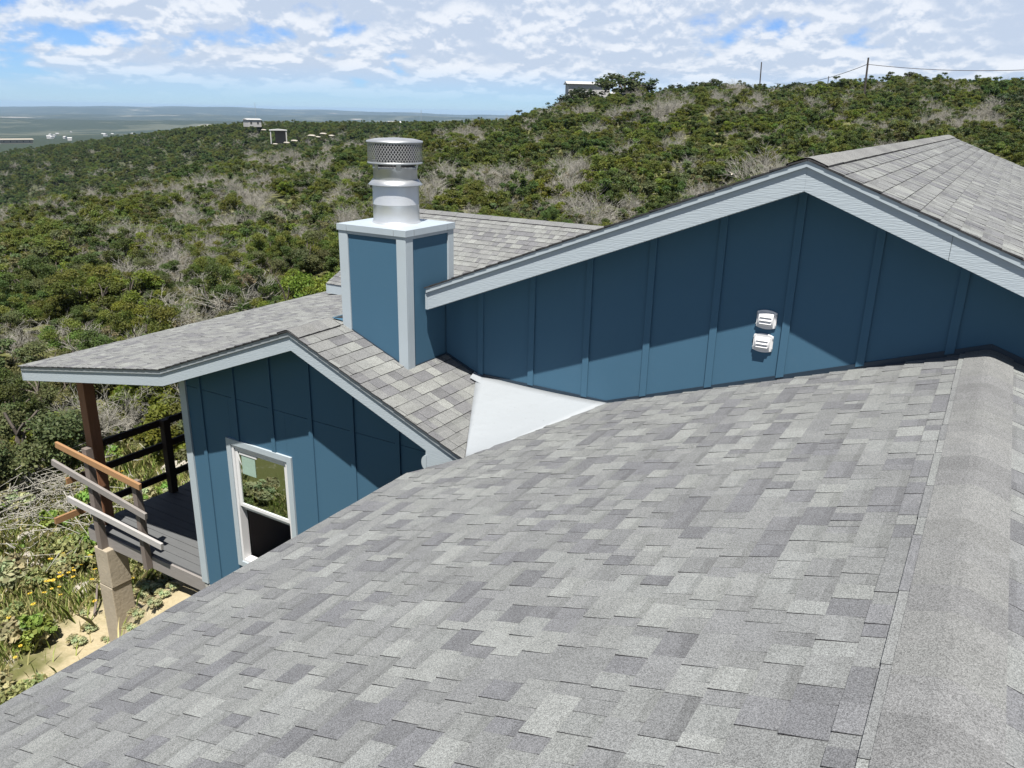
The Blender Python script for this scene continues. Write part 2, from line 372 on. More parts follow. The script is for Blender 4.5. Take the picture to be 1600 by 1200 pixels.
def slab(name, poly, thick, parent, m='deckslab', dv=(0, 0, -1)):
    b = MB(); b.prism(poly, np.array(dv)*thick); o = b.build(name, [M[m]], parent); return o
ROOF = {}
# --- foreground roof, ridge along Y
mF = 0.342; XR = 0.128; zF = lambda x: mF*x-1.656 if x <= XR else (mF*XR-1.656)-mF*(x-XR)
EX = -4.09; YW = 6.75; kF = math.hypot(1, mF)
C1 = (-3.69, 5.36); B1 = (-2.955, YW); D1 = (EX, 5.06)
def fz(x, y, dz=0.0): return (x, y, zF(x)+dz)
rf = MB()
rf.prism([fz(XR, -1.6, -.004), fz(XR, YW, -.004), fz(B1[0], YW, -.004), fz(C1[0], C1[1], -.004), fz(D1[0], D1[1], -.004), fz(EX, -1.6, -.004)], (0, 0, -.14))
rf.prism([fz(XR+.001, -1.6, -.004), fz(XR+.001, YW, -.004), fz(4.2, YW, -.004), fz(4.2, -1.6, -.004)], (0, 0, -.14))
ROOF['front'] = tag(rf.build('roof', [M['deckslab']], house), 'broad grey shingled roof slope with rounded ridge')
Uy = (0, 1, 0)
VF = np.array([-1, 0, -mF])/kF; NF = np.array([-mF, 0, 1])/kF
def half(p, q, inside):                       # half-plane through two (u,v) points that keeps `inside`
    a, b = q[1]-p[1], -(q[0]-p[0]); c = a*p[0]+b*p[1]
    return (a, b, c) if a*inside[0]+b*inside[1] <= c else (-a, -b, -c)
cv = lambda x, y: (y, (XR-x)*kF)
ins = cv(-1.5, 2.0)
lay_shingles('front', (XR, 0, zF(XR)), Uy, VF, NF, -1.6, YW-.004, 0.0, (XR-EX)*kF,
    [[(1, 0, C1[1]), half(cv(*C1), cv(*D1), ins), (1, 0, YW-.004)], [(-1, 0, -C1[1]), half(cv(*B1), cv(*C1), ins), (1, 0, YW-.004)]], 11)
VFr = np.array([1, 0, -mF])/kF; NFr = np.array([mF, 0, 1])/kF
lay_shingles('front', (XR, 0, zF(XR)), Uy, VFr, NFr, -1.6, YW-.004, 0.0, 1.3, [[(1, 0, YW-.004)]], 12)
# --- small gable roof (left pitch, then a flatter porch pitch), ridge along Y
XS, ZS, YS, YSW = -5.846, -2.093, 5.45, 5.86
mR, mL, mP = 0.41, 0.37, 0.167; XB = -8.0; ZB = ZS-mL*(XS-XB); XE = -11.07; ZE = ZB-mP*(XB-XE); YB = 11.5
zS = lambda x: ZS-mR*(x-XS) if x >= XS else (ZS-mL*(XS-x) if x >= XB else ZB-mP*(XB-x))
A1 = (-4.464, YW); CS = (-3.735, YS)
def sz(x, y, dz=0.0): return (x, y, zS(x)+dz)
rf = MB()
rf.prism([sz(XS, YS+.038, -.004), sz(XS, YW, -.004), sz(A1[0], YW, -.004), sz(CS[0]-.01, YS+.038, -.004)], (0, 0, -.10))
rf.prism([sz(XS, YW+.001, -.004), sz(XS, YB, -.004), sz(-4.87, YB, -.004), sz(-4.87, YW+.001, -.004)], (0, 0, -.10))
rf.prism([sz(XS-.001, YS+.038, -.004), sz(XB, YS+.038, -.004), sz(XB, YB, -.004), sz(XS-.001, YB, -.004)], (0, 0, -.10))
rf.prism([sz(XB-.001, YS+.038, -.004), sz(XE, YS+.038, -.004), sz(XE, YB, -.004), sz(XB-.001, YB, -.004)], (0, 0, -.10))
ROOF['small'] = tag(rf.build('roof', [M['deckslab']], house), 'low shingled gable roof that flattens over the porch')
kR, kL, kP = math.hypot(1, mR), math.hypot(1, mL), math.hypot(1, mP)
cs = lambda x, y: (y, (x-XS)*kR)
lay_shingles('small', (XS, 0, ZS), Uy, np.array([1, 0, -mR])/kR, np.array([mR, 0, 1])/kR, YS-.03, YW-.006, 0.0, 2.6,
    [[half(cs(*A1), cs(*CS), cs(-5.5, 6.0)), (1, 0, YW-.006), (-1, 0, -YS+.03)]], 21, 0.025)
lay_shingles('small', (XS, 0, ZS), Uy, np.array([1, 0, -mR])/kR, np.array([mR, 0, 1])/kR, YW+.13, YB, 0.0, (-4.88-XS)*kR, [[(-1, 0, -YW-.13), (1, 0, YB)]], 24, 0.02)
lay_shingles('small', (XS, 0, ZS), Uy, np.array([-1, 0, -mL])/kL, np.array([-mL, 0, 1])/kL, YS-.03, YB, 0.0, (XS-XB)*kL, [[(-1, 0, -YS+.03), (1, 0, YB)]], 22, 0.02)
lay_shingles('small', (XB, 0, ZB), Uy, np.array([-1, 0, -mP])/kP, np.array([-mP, 0, 1])/kP, YS-.03, YB, 0.0, (XB-XE)*kP+.03, [[(-1, 0, -YS+.03), (1, 0, YB)]], 23, 0.02)
# --- big gable, ridge along Y
XG, ZG, YG, YGB = -1.277, -0.275, 6.34, 20.65; mG = 0.397; kG = math.hypot(1, mG); XGL, XGR = -4.79, 3.3
zG = lambda x: ZG-mG*abs(x-XG)
def gz(x, y, dz=0.0): return (x, y, zG(x)+dz)
rf = MB()
rf.prism([gz(XG, YG+.038, -.004), gz(XGL, YG+.038, -.004), gz(XGL, YGB, -.004), gz(XG, YGB, -.004)], (0, 0, -.10))
rf.prism([gz(XG+.001, YG+.038, -.004), gz(XG+.001, YGB, -.004), gz(XGR, YGB, -.004), gz(XGR, YG+.038, -.004)], (0, 0, -.10))
ROOF['big'] = tag(rf.build('roof', [M['deckslab']], house), 'tall shingled gable roof above the blue wall with vents')
lay_shingles('big', (XG, 0, ZG), Uy, np.array([1, 0, -mG])/kG, np.array([mG, 0, 1])/kG, YG-.03, YGB, 0.0, (XGR-XG)*kG, [[(-1, 0, -YG+.03), (1, 0, YGB)]], 31, 0.01)
lay_shingles('big', (XG, 0, ZG), Uy, np.array([-1, 0, -mG])/kG, np.array([-mG, 0, 1])/kG, YG-.03, YGB, 0.0, (XG-XGL)*kG+.02, [[(-1, 0, -YG+.03), (1, 0, YGB)]], 32, 0.01)
# --- rear wing, ridge along X
mW = .45; kW = math.hypot(1, mW); XW0, XW1 = -10.5, -4.0; YW0, ZW0, YW1 = 10.83, -3.058, 13.36; zW = lambda y: ZW0+mW*(y-YW0) if y <= YW1 else ZW0+mW*(2*YW1-YW0-y)
rf = MB()
rf.prism([(XW0, YW0, zW(YW0)-.004), (XW1, YW0, zW(YW0)-.004), (XW1, YW1, zW(YW1)-.004), (XW0, YW1, zW(YW1)-.004)], (0, 0, -.1))
rf.prism([(XW0, YW1+.001, zW(YW1)-.004), (XW1, YW1+.001, zW(YW1)-.004), (XW1, 15.9, zW(15.9)-.004), (XW0, 15.9, zW(15.9)-.004)], (0, 0, -.1))
ROOF['rear'] = tag(rf.build('roof', [M['deckslab']], house), 'shingled rear wing roof behind the chimney')
lay_shingles('rear', (0, YW1, zW(YW1)), (1, 0, 0), np.array([0, -1, -mW])/kW, np.array([0, -mW, 1])/kW, XW0-.02, XW1, 0.0, (YW1-YW0)*kW+.03, [[(-1, 0, -XW0+.02)]], 41, 0.02)
# --- shingle pieces: the 300 that show largest are parts, the rest one stuff part per roof
SH.sort(key=lambda t: -t[2]); rest = {k: MB() for k in ROOF}
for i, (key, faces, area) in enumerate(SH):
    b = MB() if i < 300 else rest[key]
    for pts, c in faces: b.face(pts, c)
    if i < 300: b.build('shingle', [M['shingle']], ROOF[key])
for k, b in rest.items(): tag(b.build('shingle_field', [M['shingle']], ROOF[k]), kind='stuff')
# --- ridge caps: overlapping folded pieces
def ridge_caps(key, line, half_w, m1, m2, t0, t1, step, seed, lift=.013, axis='y', warm=0.0, drop=.02):
    r = random.Random(seed); t = t0; j = 0
    while t < t1:
        L = step*1.06; te = min(t+L, t1); b = MB(); c = r.choice(MIDT+LIGHT[3:]); k_ = r.uniform(.88, 1.06); c = (c[0]*k_*(1+warm), c[1]*k_*(1+warm*.35), c[2]*k_*(1-warm*.6))
        prof = []
        for q in np.linspace(-1, 1, 11):
            s = q*half_w; a = abs(s); m = m1 if s < 0 else m2; rr = half_w*.25
            z = -m*(a*a/(2*rr)+rr/2) if a < rr else -m*a
            prof.append((s, z))
        def pt(s, z, tt, dz):
            return (line[0]+s, tt, line[1]+z+dz) if axis == 'y' else (tt, line[0]+s, line[1]+z+dz)
        la, lb = lift, lift+.004                   # far end laps over the next piece
        for (s, z), (s2, z2) in zip(prof, prof[1:]):
            b.face([pt(s, z, t, la), pt(s2, z2, t, la), pt(s2, z2, te, lb), pt(s, z, te, lb)][::1 if axis == 'y' else -1], c)
            b.face([pt(s, z, te, lb), pt(s2, z2, te, lb), pt(s2, z2, te, lb-.006), pt(s, z, te, lb-.006)], (.05, .05, .055))
        for (s, z), sg in ((prof[0], 1), (prof[-1], -1)):
            q_ = [pt(s, z, t, la), pt(s, z, te, lb), pt(s, z, te, -drop+lb), pt(s, z, t, -drop+la)]
            b.face(q_ if sg < 0 else q_[::-1], (.045, .045, .05))
        b.build('ridge_cap', [M['shingle']], ROOF[key], smooth=False); t += step; j += 1
ridge_caps('front', (XR, zF(XR)+.002), .158, mF, mF, -1.6, YW-.01, .20, 5)
ridge_caps('small', (XS, ZS+.004), .15, mL, mR, YS-.03, 6.02, .145, 6, warm=.015)
ridge_caps('big', (XG, ZG+.004), .15, mG, mG, YG-.03, YGB, .60, 7, warm=.015)
ridge_caps('rear', (YW1, zW(YW1)+.004), .15, mW, mW, XW0, XW1, .4, 8, axis='x')
# thin starter strip beside the ridge cap
b = MB(); r_ = random.Random(3); y = -1.6
while y < YW-.02:
    L = r_.uniform(.18, .5); x0 = XR-.158-.032+r_.uniform(-.004, .004); x1 = XR-.150; ye = min(y+L, YW-.012); c = tone(r_)
    P = [fz(x0, y+.002, .016), fz(x1, y+.002, .012), fz(x1, ye-.002, .012), fz(x0, ye-.002, .016)]; b.face(P, c)
    for i in range(4):
        p, q = P[i], P[(i+1) % 4]; b.face([q, p, (p[0], p[1], p[2]-.014), (q[0], q[1], q[2]-.014)], (.03, .03, .033))
    y += L
tag(b.build('starter_strip', [M['shingle']], ROOF['front']), kind='stuff')
# --- fascia / rake trim along a polyline in the XZ plane at depth y (front face at y)
def rake(pts, y, hgt, top, parent, m, dep=.035, splits=None):
    for (x0, z0), (x1, z1) in zip(pts, pts[1:]):
        cuts = [0.0]+(splits or {}).get((x0, x1), [])+[1.0]
        for ta, tb in zip(cuts, cuts[1:]):
            e = .0012 if 0 < ta else 0.0; e2 = .0012 if tb < 1 else 0.0
            xa, xb = x0+(x1-x0)*ta+e, x0+(x1-x0)*tb-e2; za, zb = z0+(z1-z0)*ta, z0+(z1-z0)*tb
            b = MB(); b.prism([(xa, y, za-top), (xb, y, zb-top), (xb, y, zb-top-hgt), (xa, y, za-top-hgt)], (0, dep, 0))
            b.build('fascia_board', [M[m]], parent, bevel=.002)
def strip(name, pts, y, hgt, top, dep, parent, m):
    for (x0, z0), (x1, z1) in zip(pts, pts[1:]):
        b = MB(); b.prism([(x0, y, z0-top), (x1, y, z1-top), (x1, y, z1-top-hgt), (x0, y, z0-top-hgt)], (0, dep, 0)); b.build(name, [M[m]], parent)
G_L = [(XGL-.01, zG(XGL-.01)), (XG, ZG)]; G_R = [(XG, ZG), (XGR, zG(XGR))]
for seg, sp in ((G_L, None), (G_R, {(XG, XGR): [.225, .72]})):
    rake(seg, YG, .178, .058, ROOF['big'], 'trim', splits=sp)
    strip('rake_moulding', seg, YG-.020, .045, .012, .052, ROOF['big'], 'trim_smooth')
    strip('drip_edge', seg, YG-.026, .009, .0, .05, ROOF['big'], 'black')
b = MB(); b.prism([(XGL-.03, YG-.005, zG(XGL)-.05), (XGL-.03, YG+3, zG(XGL)-.05), (XGL-.03, YG+3, zG(XGL)-.235), (XGL-.03, YG-.005, zG(XGL)-.235)], (.02, 0, 0)); b.build('fascia_board', [M['trim_smooth']], ROOF['big'])
b = MB(); b.prism([gz(XGL, YG+.036, -.24), gz(XG, YG+.036, -.24), gz(XGR, YG+.036, -.24), gz(XGR, YG+.036, -.225), gz(XG, YG+.036, -.225), gz(XGL, YG+.036, -.225)], (0, YW-YG-.04, 0)); b.build('soffit', [M['trim_smooth']], ROOF['big'])
XRE = -4.17
S_A = [(XB, ZB), (XS, ZS)]; S_B = [(XS, ZS), (CS[0]-.01, zS(CS[0]-.01))]; S_P = [(XE, ZE), (XB, ZB)]
for seg in (S_P, S_A): rake(seg, YS, .150, .062, ROOF['small'], 'trim')
b = MB(); xa, xb = XS, CS[0]-.02                     # right rake board with a plumb-cut foot that lands on the front roof
b.prism([(xa, YS, ZS-.062), (xb, YS, zS(xb)-.062), (xb, YS, -3.30), (XRE-.03, YS, -3.30), (XRE, YS, zS(XRE)-.212), (xa, YS, ZS-.212)], (0, .035, 0)); b.build('fascia_board', [M['trim']], ROOF['small'], bevel=.002)
for seg in (S_P, S_A, S_B):
    strip('rake_moulding', seg, YS-.016, .045, .014, .05, ROOF['small'], 'drip'); strip('drip_edge', seg, YS-.026, .009, .0, .05, ROOF['small'], 'black')
b = MB(); b.prism([(XE-.022, YS-.003, ZE-.03), (XE-.022, YB, ZE-.03), (XE-.022, YB, ZE-.212), (XE-.022, YS-.003, ZE-.212)], (.02, 0, 0)); b.build('fascia_board', [M['trim_smooth']], ROOF['small'])
b = MB(); b.prism([sz(XE, YS+.036, -.2), sz(XB, YS+.036, -.2), sz(XS, YS+.036, -.2), sz(CS[0]-.4, YS+.036, -.2), sz(CS[0]-.4, YS+.036, -.185), sz(XS, YS+.036, -.185), sz(XB, YS+.036, -.185), sz(XE, YS+.036, -.185)], (0, YSW-YS-.05, 0)); b.build('soffit', [M['trim_smooth']], ROOF['small'])
b = MB(); b.prism([sz(XE+.01, YSW, -.2), sz(XB, YSW, -.2), sz(XB, YSW, -.185), sz(XE+.01, YSW, -.185)], (0, YB-YSW, 0)); b.build('porch_ceiling', [M['cedar']], ROOF['small'])
# rear wing fascia
b = MB(); b.box(XW0-.01, XW1, YW0-.025, YW0-.004, ZW0-.20, ZW0-.02); b.build('fascia_board', [M['trim_smooth']], ROOF['rear'])
b = MB(); b.prism([(XW0-.03, YW0-.03, ZW0-.03), (XW0-.03, YW1, zW(YW1)-.03), (XW0-.03, YW1, zW(YW1)-.20), (XW0-.03, YW0-.03, ZW0-.20)], (.024, 0, 0)); b.build('fascia_board', [M['trim_smooth']], ROOF['rear'])
# eave metal of the front roof
b = MB(); b.prism([(EX-.012, -1.6, zF(EX)-.012), (EX-.012, D1[1], zF(EX)-.012), (EX-.012, D1[1], zF(EX)-.20), (EX-.012, -1.6, zF(EX)-.20)], (.02, 0, 0)); b.build('fascia_board', [M['trim_smooth']], ROOF['front'])
# --- white dead-valley metal between the two roofs and the wall
def valley():
    A = np.array([A1[0], YW-.004, zS(A1[0])+.020]); B = np.array([B1[0]+.03, YW-.004, zF(B1[0]+.03)+.004]); C = np.array([CS[0]+.02, YS-.02, zS(CS[0])+.004]); Cf = np.array([C1[0]+.04, C1[1]-.02, zF(C1[0])+.012])
    b = MB(); n = 14; P = {}
    for i in range(n+1):
        for j in range(n+1):
            s, t = i/n, j/n                                  # s along the wall, t towards the outlet
            q = (A*(1-s)+B*s)*(1-t) + (C*(1-s)+Cf*s)*t
            q = q + np.array([0, 0, -.018*math.sin(math.pi*s)*(1-t*.6) + .004*math.sin(9*s+4*t)*t*(1-t)])
            P[i, j] = len(b.v); b.v.append(tuple(q))
    for i in range(n):
        for j in range(n): b.f.append((P[i, j], P[i, j+1], P[i+1, j+1], P[i+1, j])); b.c.append(None); b.m.append(0)
    o = b.build('valley_flashing', [M['valley']], house, smooth=True); md = o.modifiers.new('thick', 'SOLIDIFY'); md.thickness = .004; md.offset = -1
    tag(o, 'white sheet metal in the dead valley')
    c = MB(); c.prism([(A1[0]-.02, YW-.02, zS(A1[0]-.02)+.03), (A1[0]+.19, YW-.012, zS(A1[0])-.03), (A1[0]+.155, YW-.16, zS(A1[0])-.025), (A1[0]+.02, YW-.16, zS(A1[0])+.018)], (0, 0, .006)); c.build('metal_tab', [M['valley']], o)
valley()
b = MB(); yk = YS-.012
for i in range(8):
    a0, a1 = math.pi*i/8, math.pi*(i+1)/8
    b.prism([(XRE+.01, yk, -3.07), (XRE+.01+.055*math.cos(math.pi/2+a0), yk, -3.11+.075*math.sin(math.pi/2+a0)), (XRE+.01+.055*math.cos(math.pi/2+a1), yk, -3.11+.075*math.sin(math.pi/2+a1))], (0, .011, 0))
b.build('kickout_flashing', [M['trim_smooth']], house)
# --- big wall with battens and vents
zwt = lambda x: zG(x)-.225
xs0, xs1 = -4.86, 4.0
w = MB(); w.prism([(xs0, YW+.02, -8.3), (xs1, YW+.02, -8.3), (xs1, YW+.02, zwt(xs1)), (XG, YW+.02, zwt(XG)), (xs0, YW+.02, zwt(xs0))], (0, .14, 0)); wall_big = w.build('wall', [M['black']], house)
tag(wall_big, 'dark blue gable wall half in shadow')
bx = [-3.80+.611*k for k in range(-1, 11)]
edges = [xs0]+[x+.0 for x in bx[1::2]]+[xs1]
def wall_base(x):                                     # lower edge of siding just above the roofs
    return max(zS(x) if x < A1[0] else -9, zF(x) if x > B1[0] else -9, (zS(A1[0])+(zF(B1[0])-zS(A1[0]))*(x-A1[0])/(B1[0]-A1[0])) if A1[0] <= x <= B1[0] else -9)+.028
for xa, xb in zip(edges, edges[1:]):
    br = [x for x in (A1[0], B1[0], XG, XR) if xa+.01 < x < xb-.01]
    xs = [xa+.001]+br+[xb-.001]
    p = [(x, YW, wall_base(x)) for x in xs]+[(x, YW, zwt(x)) for x in reversed(xs)]
    c = MB(); c.prism(p, (0, .018, 0)); c.build('siding_panel', [M['blue']], wall_big)
for x in bx:
    c = MB(); c.prism([(x-.032, YW-.019, wall_base(x-.032)-.004), (x+.032, YW-.019, wall_base(x+.032)-.004), (x+.032, YW-.019, zwt(x+.032)), (x-.032, YW-.019, zwt(x-.032))], (0, .0195, 0)); c.build('batten', [M['blue']], wall_big, bevel=.002)
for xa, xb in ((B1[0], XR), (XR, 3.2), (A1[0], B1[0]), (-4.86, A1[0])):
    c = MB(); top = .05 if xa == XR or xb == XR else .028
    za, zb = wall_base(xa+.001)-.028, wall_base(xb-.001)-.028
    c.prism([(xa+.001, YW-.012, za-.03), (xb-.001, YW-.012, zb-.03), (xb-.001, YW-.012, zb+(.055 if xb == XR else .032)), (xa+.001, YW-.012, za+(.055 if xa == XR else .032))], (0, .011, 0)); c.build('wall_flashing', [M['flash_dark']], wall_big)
def vent(x0, z0):
    s = .166; d = .028; b = MB(); nb = 12; y = YW
    prof = lambda q: .018*(1-(2*q-1)**2)                 # bowed top and bottom edges
    top = [(x0+s*q, y-.016, z0+s-.018+prof(q)) for q in np.linspace(0, 1, nb)]; bot = [(x0+s*q, y-.016, z0+.018-prof(q)) for q in np.linspace(0, 1, nb)]
    b.prism(bot+top[::-1], (0, .0155, 0))
    o = b.build('vent_cover', [M['vinyl']], house, bevel=.004); tag(o, 'small white louvred vent on the blue wall')
    h = MB(); xi0, xi1 = x0+.022, x0+s-.022; n = 8; P = []
    for i in range(n+1):                                  # hood bulges outward
        t = i/n; P.append((z0+.026+(s-.052)*t, y-.0165-d*math.sin(math.pi*(.08+.84*t))**.6))
    for (za, ya), (zb, yb) in zip(P, P[1:]): h.face([(xi0, ya, za), (xi1, ya, za), (xi1, yb, zb), (xi0, yb, zb)])
    for xx, sg in ((xi0, 1), (xi1, -1)):
        q = [(xx, ya, za) for za, ya in P]+[(xx, y-.0165, P[-1][0]), (xx, y-.0165, P[0][0])]; h.face(q if sg < 0 else q[::-1])
    h.build('vent_hood', [M['vinyl']], o)
    for k in range(3):
        t = .25+.25*k; za, ya = z0+.026+(s-.052)*t, y-.0165-d*math.sin(math.pi*(.08+.84*t))**.6
        l = MB(); l.prism([(xi0+.012, ya-.012, za-.004), (xi1-.012, ya-.012, za-.004), (xi1-.012, ya+.004, za+.010), (xi0+.012, ya+.004, za+.010)], (0, .001, .003)); l.build('louver', [M['vinyl']], o)
        g_ = MB(); g_.box(xi0+.014, xi1-.014, ya-.0045, ya+.003, za-.010, za-.0045); g_.build('louver_gap', [M['drip']], o)
    for xx in (x0-.003, x0+s-.006):
        for z_ in (z0+.035, z0+s-.042): t_ = MB(); t_.box(xx, xx+.009, y-.021, y-.012, z_, z_+.010); t_.build('clip', [M['drip']], o)
vent(-1.606, -1.695); vent(-1.612, -1.900)
# --- small gable wall with window
XC0 = -8.225; zst = lambda x: zS(x)-.195; JZ = -3.232; WX0, WX1, WZ0, WZ1 = -7.405, -6.465, -5.435, -3.835
wall_s = MB(); yb_ = YSW+.02
def wallquad(b, x0, x1, z0, z1, y, d):
    if z1 is None:
        xs = [x0]+([XS] if x0 < XS < x1 else [])+[x1]; b.prism([(x0, y, z0), (x1, y, z0)]+[(x, y, zst(x)) for x in reversed(xs)], (0, d, 0))
    else: b.prism([(x0, y, z0), (x1, y, z0), (x1, y, z1), (x0, y, z1)], (0, d, 0))
wallquad(wall_s, XC0+.01, WX0, -6.05, WZ1, yb_, .12); wallquad(wall_s, WX1, -3.72, -6.05, WZ1, yb_, .12); wallquad(wall_s, WX0, WX1, -6.05, WZ0, yb_, .12); wallquad(wall_s, XC0+.01, -3.72, WZ1, None, yb_, .12)
wall_s.box(XC0+.01, XC0+.13, yb_+.12, YB, -6.05, -3.25); wall_s.box(-3.74, -3.72, yb_+.12, 9.5, -8.3, -3.3)
wall_s = tag(wall_s.build('wall', [M['black']], house), 'blue gable wall with the half-open window')
pb = [XC0+.002, -7.277, -6.055, -4.834, -3.74]
for xa, xb in zip(pb, pb[1:]):
    c = MB(); wallquad(c, xa+.001, xb-.001, JZ+.003, None, YSW, .018); c.build('siding_panel', [M['blue']], wall_s)
for (xa, xb, za, zb) in ((XC0+.002, WX0-.001, -6.05, JZ-.003), (WX0+.001, WX1-.001, WZ1+.001, JZ-.003), (WX0+.001, WX1-.001, -6.05, WZ0-.001), (WX1+.001, -6.056, -6.05, JZ-.003), (-6.054, -4.835, -6.05, JZ-.003), (-4.833, -3.74, -6.05, JZ-.003)):
    c = MB(); wallquad(c, xa, xb, za, zb, YSW, .018); c.build('siding_panel', [M['blue']], wall_s)
for k in range(7):
    x = -7.888+.611*k; zt = min(zst(x-.032), zst(x+.032)); spans = [(-6.05, zt)]
    if WX0-.09 < x < WX1+.09: spans = [(-6.05, WZ0-.07), (WZ1+.075, zt)]
    for z0, z1 in spans:
        c = MB(); c.box(x-.030, x+.030, YSW-.019, YSW+.0005, z0, z1); c.build('batten', [M['blue']], wall_s, bevel=.002)
c = MB(); c.box(XC0-.012, XC0+.088, YSW-.024, YSW+.001, -6.03, zst(XC0)-.0); c.build('corner_board', [M['trim_smooth']], wall_s, bevel=.002)
c = MB(); c.box(XC0-.030, XC0-.012, YSW-.024, YSW+.11, -6.03, zst(XC0)-.0); c.build('corner_board', [M['trim_smooth']], wall_s, bevel=.002)
# frieze boards under the rakes
for xa, xb in ((XC0, XS), (XS, -3.9)):
    c = MB(); c.prism([(xa, YSW-.006, zst(xa)), (xb, YSW-.006, zst(xb)), (xb, YSW-.006, zst(xb)-.05), (xa, YSW-.006, zst(xa)-.05)], (0, .005, 0)); c.build('frieze', [M['blue']], wall_s)
# foundation and lower walls of the front house
c = MB(); c.box(XC0+.005, -3.6, YSW-.01, YSW+.2, -8.6, -6.055); c.build('foundation', [M['concrete']], house)
c = MB(); c.box(-3.72, -3.60, -1.4, YSW-.02, -8.6, -3.05); c.build('wall', [M['blue']], house)
# --- window: a part with its frame, sashes, panes
win = MB(); t_ = .075
for (x0, x1, z0, z1) in ((WX0-t_, WX0, WZ0-t_, WZ1+t_), (WX1, WX1+t_, WZ0-t_, WZ1+t_), (WX0, WX1, WZ1, WZ1+t_), (WX0, WX1, WZ0-t_, WZ0)):
    win.box(x0+.0005, x1-.0005, YSW-.026, YSW+.001, z0+.0005, z1-.0005)
win = tag(win.build('window', [M['trim_smooth']], house, bevel=.002), 'single-hung window with its lower sash pushed up')
def frame4(name, x0, x1, z0, z1, wd, y0, y1, m, parent):
    b = MB(); b.box(x0, x0+wd, y0, y1, z0, z1); b.box(x1-wd, x1, y0, y1, z0, z1); b.box(x0+wd, x1-wd, y0, y1, z0, z0+wd); b.box(x0+wd, x1-wd, y0, y1, z1-wd, z1); return b.build(name, [M[m]], parent, bevel=.003)
frame4('frame', WX0, WX1, WZ0, WZ1, .035, YSW-.012, YSW+.10, 'vinyl', win)
MZ = -4.632
us = frame4('sash', WX0+.036, WX1-.036, MZ-.025, WZ1-.036, .045, YSW+.008, YSW+.04, 'vinyl', win)
b = MB(); b.box(WX0+.075, WX1-.075, YSW+.020, YSW+.026, MZ+.015, WZ1-.075); b.build('pane', [M['glass']], us)
ls = frame4('sash', WX0+.036, WX1-.036, MZ-.085, -3.95, .042, YSW+.052, YSW+.085, 'vinyl', win)
b = MB(); b.box(WX0+.075, WX1-.075, YSW+.066, YSW+.071, MZ-.045, -3.99); b.build('pane', [M['glass']], ls)
b = MB(); b.box(WX0+.13, WX0+.36, YSW+.0165, YSW+.0185, -4.20, -3.93); b.build('label_sticker', [M['sticker']], us)
b = MB(); b.box(WX0+.10, WX0+.40, YSW+.0100, YSW+.0125, -3.95, -3.92); b.prism([(WX0+.06, YSW+.004, -3.90), (WX0+.10, YSW+.002, -4.02), (WX0+.14, YSW+.004, -4.09), (WX0+.10, YSW+.004, -3.95)], (0, .002, 0)); b.build('torn_film', [M['vinyl']], us)
b = MB(); b.box(WX0+.30, WX0+.42, YSW-.006, YSW+.012, WZ0+.036, WZ0+.05); b.build('latch', [M['vinyl']], win)
# the room behind
b = MB(); x0, x1, y0, y1, z0, z1 = -8.05, -4.2, YSW+.141, 9.4, -6.0, -3.33
for q in ([(x0, y1, z0), (x1, y1, z0), (x1, y1, z1), (x0, y1, z1)], [(x0, y0, z0), (x0, y1, z0), (x0, y1, z1), (x0, y0, z1)], [(x1, y1, z0), (x1, y0, z0), (x1, y0, z1), (x1, y1, z1)]): b.prism(q, np.cross(np.array(q[1], float)-q[0], np.array(q[3], float)-q[0])*-.0)if False else b.face(q)
b.face([(x0, y0, z0), (x1, y0, z0), (x1, y1, z0), (x0, y1, z0)]); b.face([(x0, y0, z1), (x0, y1, z1), (x1, y1, z1), (x1, y0, z1)])
b.build('room_lining', [M['interior']], house)
# --- chimney
CX0, CX1, CY0, CY1, CZT = -5.700, -4.874, 6.10, 6.87, -1.135
b = MB(); b.box(CX0+.02, CX1-.02, CY0+.02, CY1-.02, -3.4, CZT); chim = tag(b.build('chimney', [M['black']], house), 'square blue chimney chase with pale corner trim and steel flue')
for (x0, x1, y0, y1) in ((CX0+.01, CX1-.01, CY0, CY0+.0195), (CX0+.01, CX1-.01, CY1-.0195, CY1), (CX0, CX0+.0195, CY0+.021, CY1-.021), (CX1-.0195, CX1, CY0+.021, CY1-.021)):
    c = MB(); c.box(x0, x1, y0, y1, -3.3, CZT); c.build('siding_panel', [M['blue']], chim)
tw, tp = .098, .018
def ct(x0, x1, y0, y1, z0=-3.2, z1=CZT): c = MB(); c.box(x0, x1, y0, y1, z0, z1); c.build('corner_trim', [M['trim_smooth']], chim, bevel=.002)
ct(CX0-tp, CX0+tw, CY0-tp, CY0-.0005); ct(CX1-tw, CX1+tp, CY0-tp, CY0-.0005)
ct(CX1+.0005, CX1+tp, CY0+.0005, CY0+tw); ct(CX1+.0005, CX1+tp, CY1-tw+.02, CY1+tp); ct(CX0-tp, CX0-.0005, CY0+.0005, CY0+tw); ct(CX0-tp, CX0-.0005, CY1-tw, CY1+tp)
for a in ((CX0+tw+.001, CX1-tw-.001, CY0-tp+.002, CY0-.0005), (CX1+.0005, CX1+tp-.002, CY0+tw+.001, CY1-tw+.019)): ct(*a, CZT-.05, CZT)
b = MB(); o_ = .030
x0, x1, y0, y1 = CX0-o_, CX1+o_, CY0-o_, CY1+o_; xm, ym = (x0+x1)/2, (y0+y1)/2; zt = CZT+.045
cen = (xm, ym, zt+.022)
cr = [(x0, y0, zt), (x1, y0, zt), (x1, y1, zt), (x0, y1, zt)]
for i in range(4): b.face([cr[i], cr[(i+1) % 4], cen])
for i in range(4):
    p, q = cr[i], cr[(i+1) % 4]; b.face([q, p, (p[0], p[1], p[2]-.062), (q[0], q[1], q[2]-.062)])
b.face([(p[0], p[1], zt-.0615) for p in reversed(cr)]); cap = b.build('chimney_cap', [M['metal_cap']], chim)
